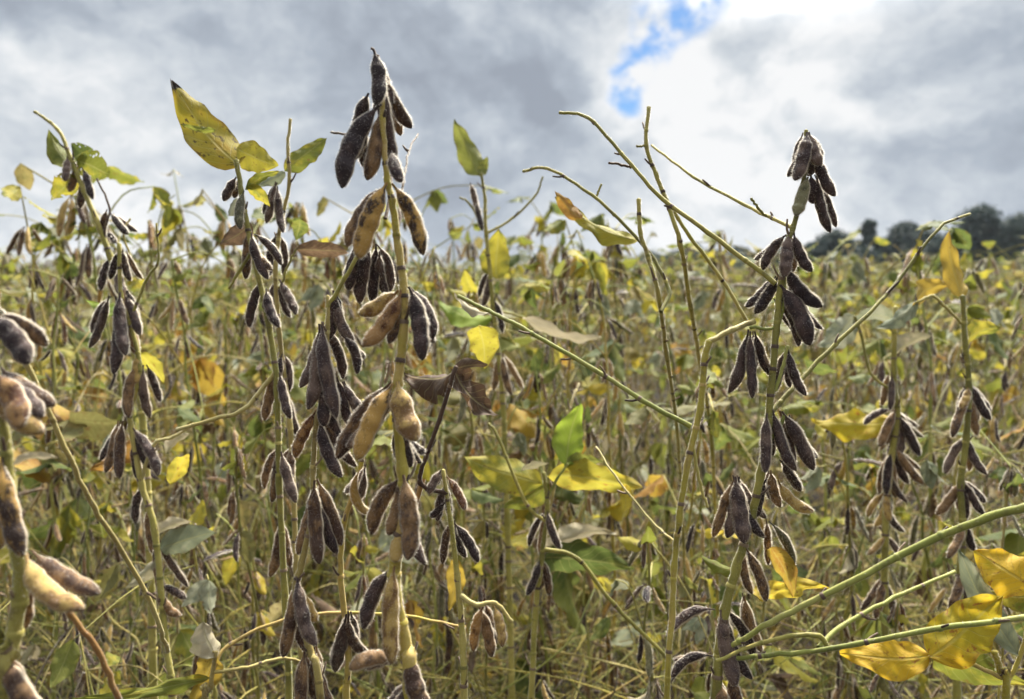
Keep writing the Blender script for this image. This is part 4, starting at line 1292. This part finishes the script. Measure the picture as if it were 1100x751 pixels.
tot = None
for px, py, rp, amt in [(60, 50, 150, -0.13), (330, 60, 210, -0.12), (560, 90, 150, -0.13), (470, 190, 130, -0.07), (1030, 160, 95, -0.36), (950, 175, 50, -0.12), (1090, 60, 90, -0.12),
                        (40, 190, 120, 0.26), (210, 200, 100, 0.22), (700, 60, 50, 0.25), (860, 60, 160, 0.20), (760, 150, 110, 0.19), (700, 230, 110, 0.15), (960, 40, 80, 0.2), (850, 230, 90, 0.05), (640, 160, 60, -0.12), (590, 240, 50, 0.1), (950, 235, 80, 0.28), (330, 200, 80, 0.1),
                        (120, 250, 120, 0.12), (480, 30, 80, -0.06)]:
    v = t.math('MULTIPLY', blob(px, py, rp, 0.65, dirw), amt)
    tot = v if tot is None else t.math('ADD', tot, v)
nz = t.noise(t.vmath('ADD', flat, t.vmath('SCALE', warp, None, 0.35)), 7.0, 8, 0.58)
nz2 = t.noise(flat, 17.0, 5, 0.6)
puff = t.vmath('ADD', flat, t.vmath('SCALE', warp, None, 0.22))
lit_a = t.noise(puff, 6.0, 7, 0.56)
lit_b = t.noise(t.vmath('ADD', puff, (0.012, 0.0, 0.034)), 6.0, 7, 0.56)
relief = t.math('MULTIPLY', t.math('SUBTRACT', lit_a, lit_b), 1.7)          # cloud sides turned to the sun are brighter
val = t.math('ADD', t.math('ADD', 0.56, tot), t.math('ADD', t.math('MULTIPLY', t.math('SUBTRACT', nz, 0.5), 1.45), t.math('MULTIPLY', t.math('SUBTRACT', nz2, 0.5), 0.42)))
val = t.math('MULTIPLY_ADD', t.math('ADD', val, relief), 0.9, 0.04, True)
cl = t.ramp(val, [(0.0, (0.205, 0.23, 0.27)), (0.3, (0.265, 0.297, 0.34)), (0.55, (0.35, 0.38, 0.415)), (0.8, (0.455, 0.475, 0.495)), (1.0, (0.555, 0.56, 0.565))])
K = 8.9
bright = t.math('MULTIPLY', t.math('ADD', 1.0, t.step(t.vmath('DOT_PRODUCT', gen, tuple(sdir)), 0.80, 1.0, 0.0, 9.0)), t.math('ADD', t.step(s3[1], -0.5, 0.45, 0.85, 1.0), t.step(s3[2], 0.4, 0.9, 0.0, 0.7)))
cl = t.vmath('SCALE', cl, None, t.math('MULTIPLY', bright, K))
hole = None
for px, py, rp in [(728, 8, 28), (712, 30, 25), (696, 56, 21), (682, 80, 18), (671, 104, 15), (742, 0, 24)]:
    v = blob(px, py, rp, 0.45, dirf)
    hole = v if hole is None else t.math('MAXIMUM', hole, v)
hole = t.math('MULTIPLY', hole, t.step(t.noise(flat, 20.0, 5, 0.6), 0.38, 0.58))
blue = t.vmath('MULTIPLY', sky.outputs[0], (0.30, 0.45, 0.62))
col = t.mix(hole, cl, blue)
bg = t.n('ShaderNodeBackground')
t.put(bg.inputs[0], col)
bg.inputs[1].default_value = 0.1
ow = t.n('ShaderNodeOutputWorld')
t.t.links.new(bg.outputs[0], ow.inputs[0])

# ------------------------------------------------------------------ thin damp air over the field
m = bpy.data.materials.new('haze')
m.use_nodes = True
t = NT(m.node_tree)
pv = t.n('ShaderNodeVolumePrincipled')
pv.inputs['Color'].default_value = (0.86, 0.92, 1.0, 1)
pv.inputs['Density'].default_value = 0.00035
o_ = t.n('ShaderNodeOutputMaterial')
t.t.links.new(pv.outputs[0], o_.inputs['Volume'])
M['haze'] = m
hz = MB()
x0, x1, y0, y1, z0, z1 = -405, 405, -125, 905, -1.2, 9.0
hz.add([(x, y, z) for z in (z0, z1) for x, y in ((x0, y0), (x1, y0), (x1, y1), (x0, y1))], [(3, 2, 1, 0), (4, 5, 6, 7), (0, 1, 5, 4), (1, 2, 6, 5), (2, 3, 7, 6), (3, 0, 4, 7)], None, 'haze')
o = link('haze', hz.mesh('haze', False))
tag(o, 'thin pale haze lying over the whole field', 'haze', None, 'stuff')

sc = bpy.context.scene
sc.view_settings.view_transform = 'Standard'
sc.view_settings.look = 'None'
sc.view_settings.exposure = 0.92
sc.view_settings.gamma = 1.0
sc.cycles.use_denoising = True
sc.cycles.max_bounces = 8
sc.cycles.transparent_max_bounces = 4
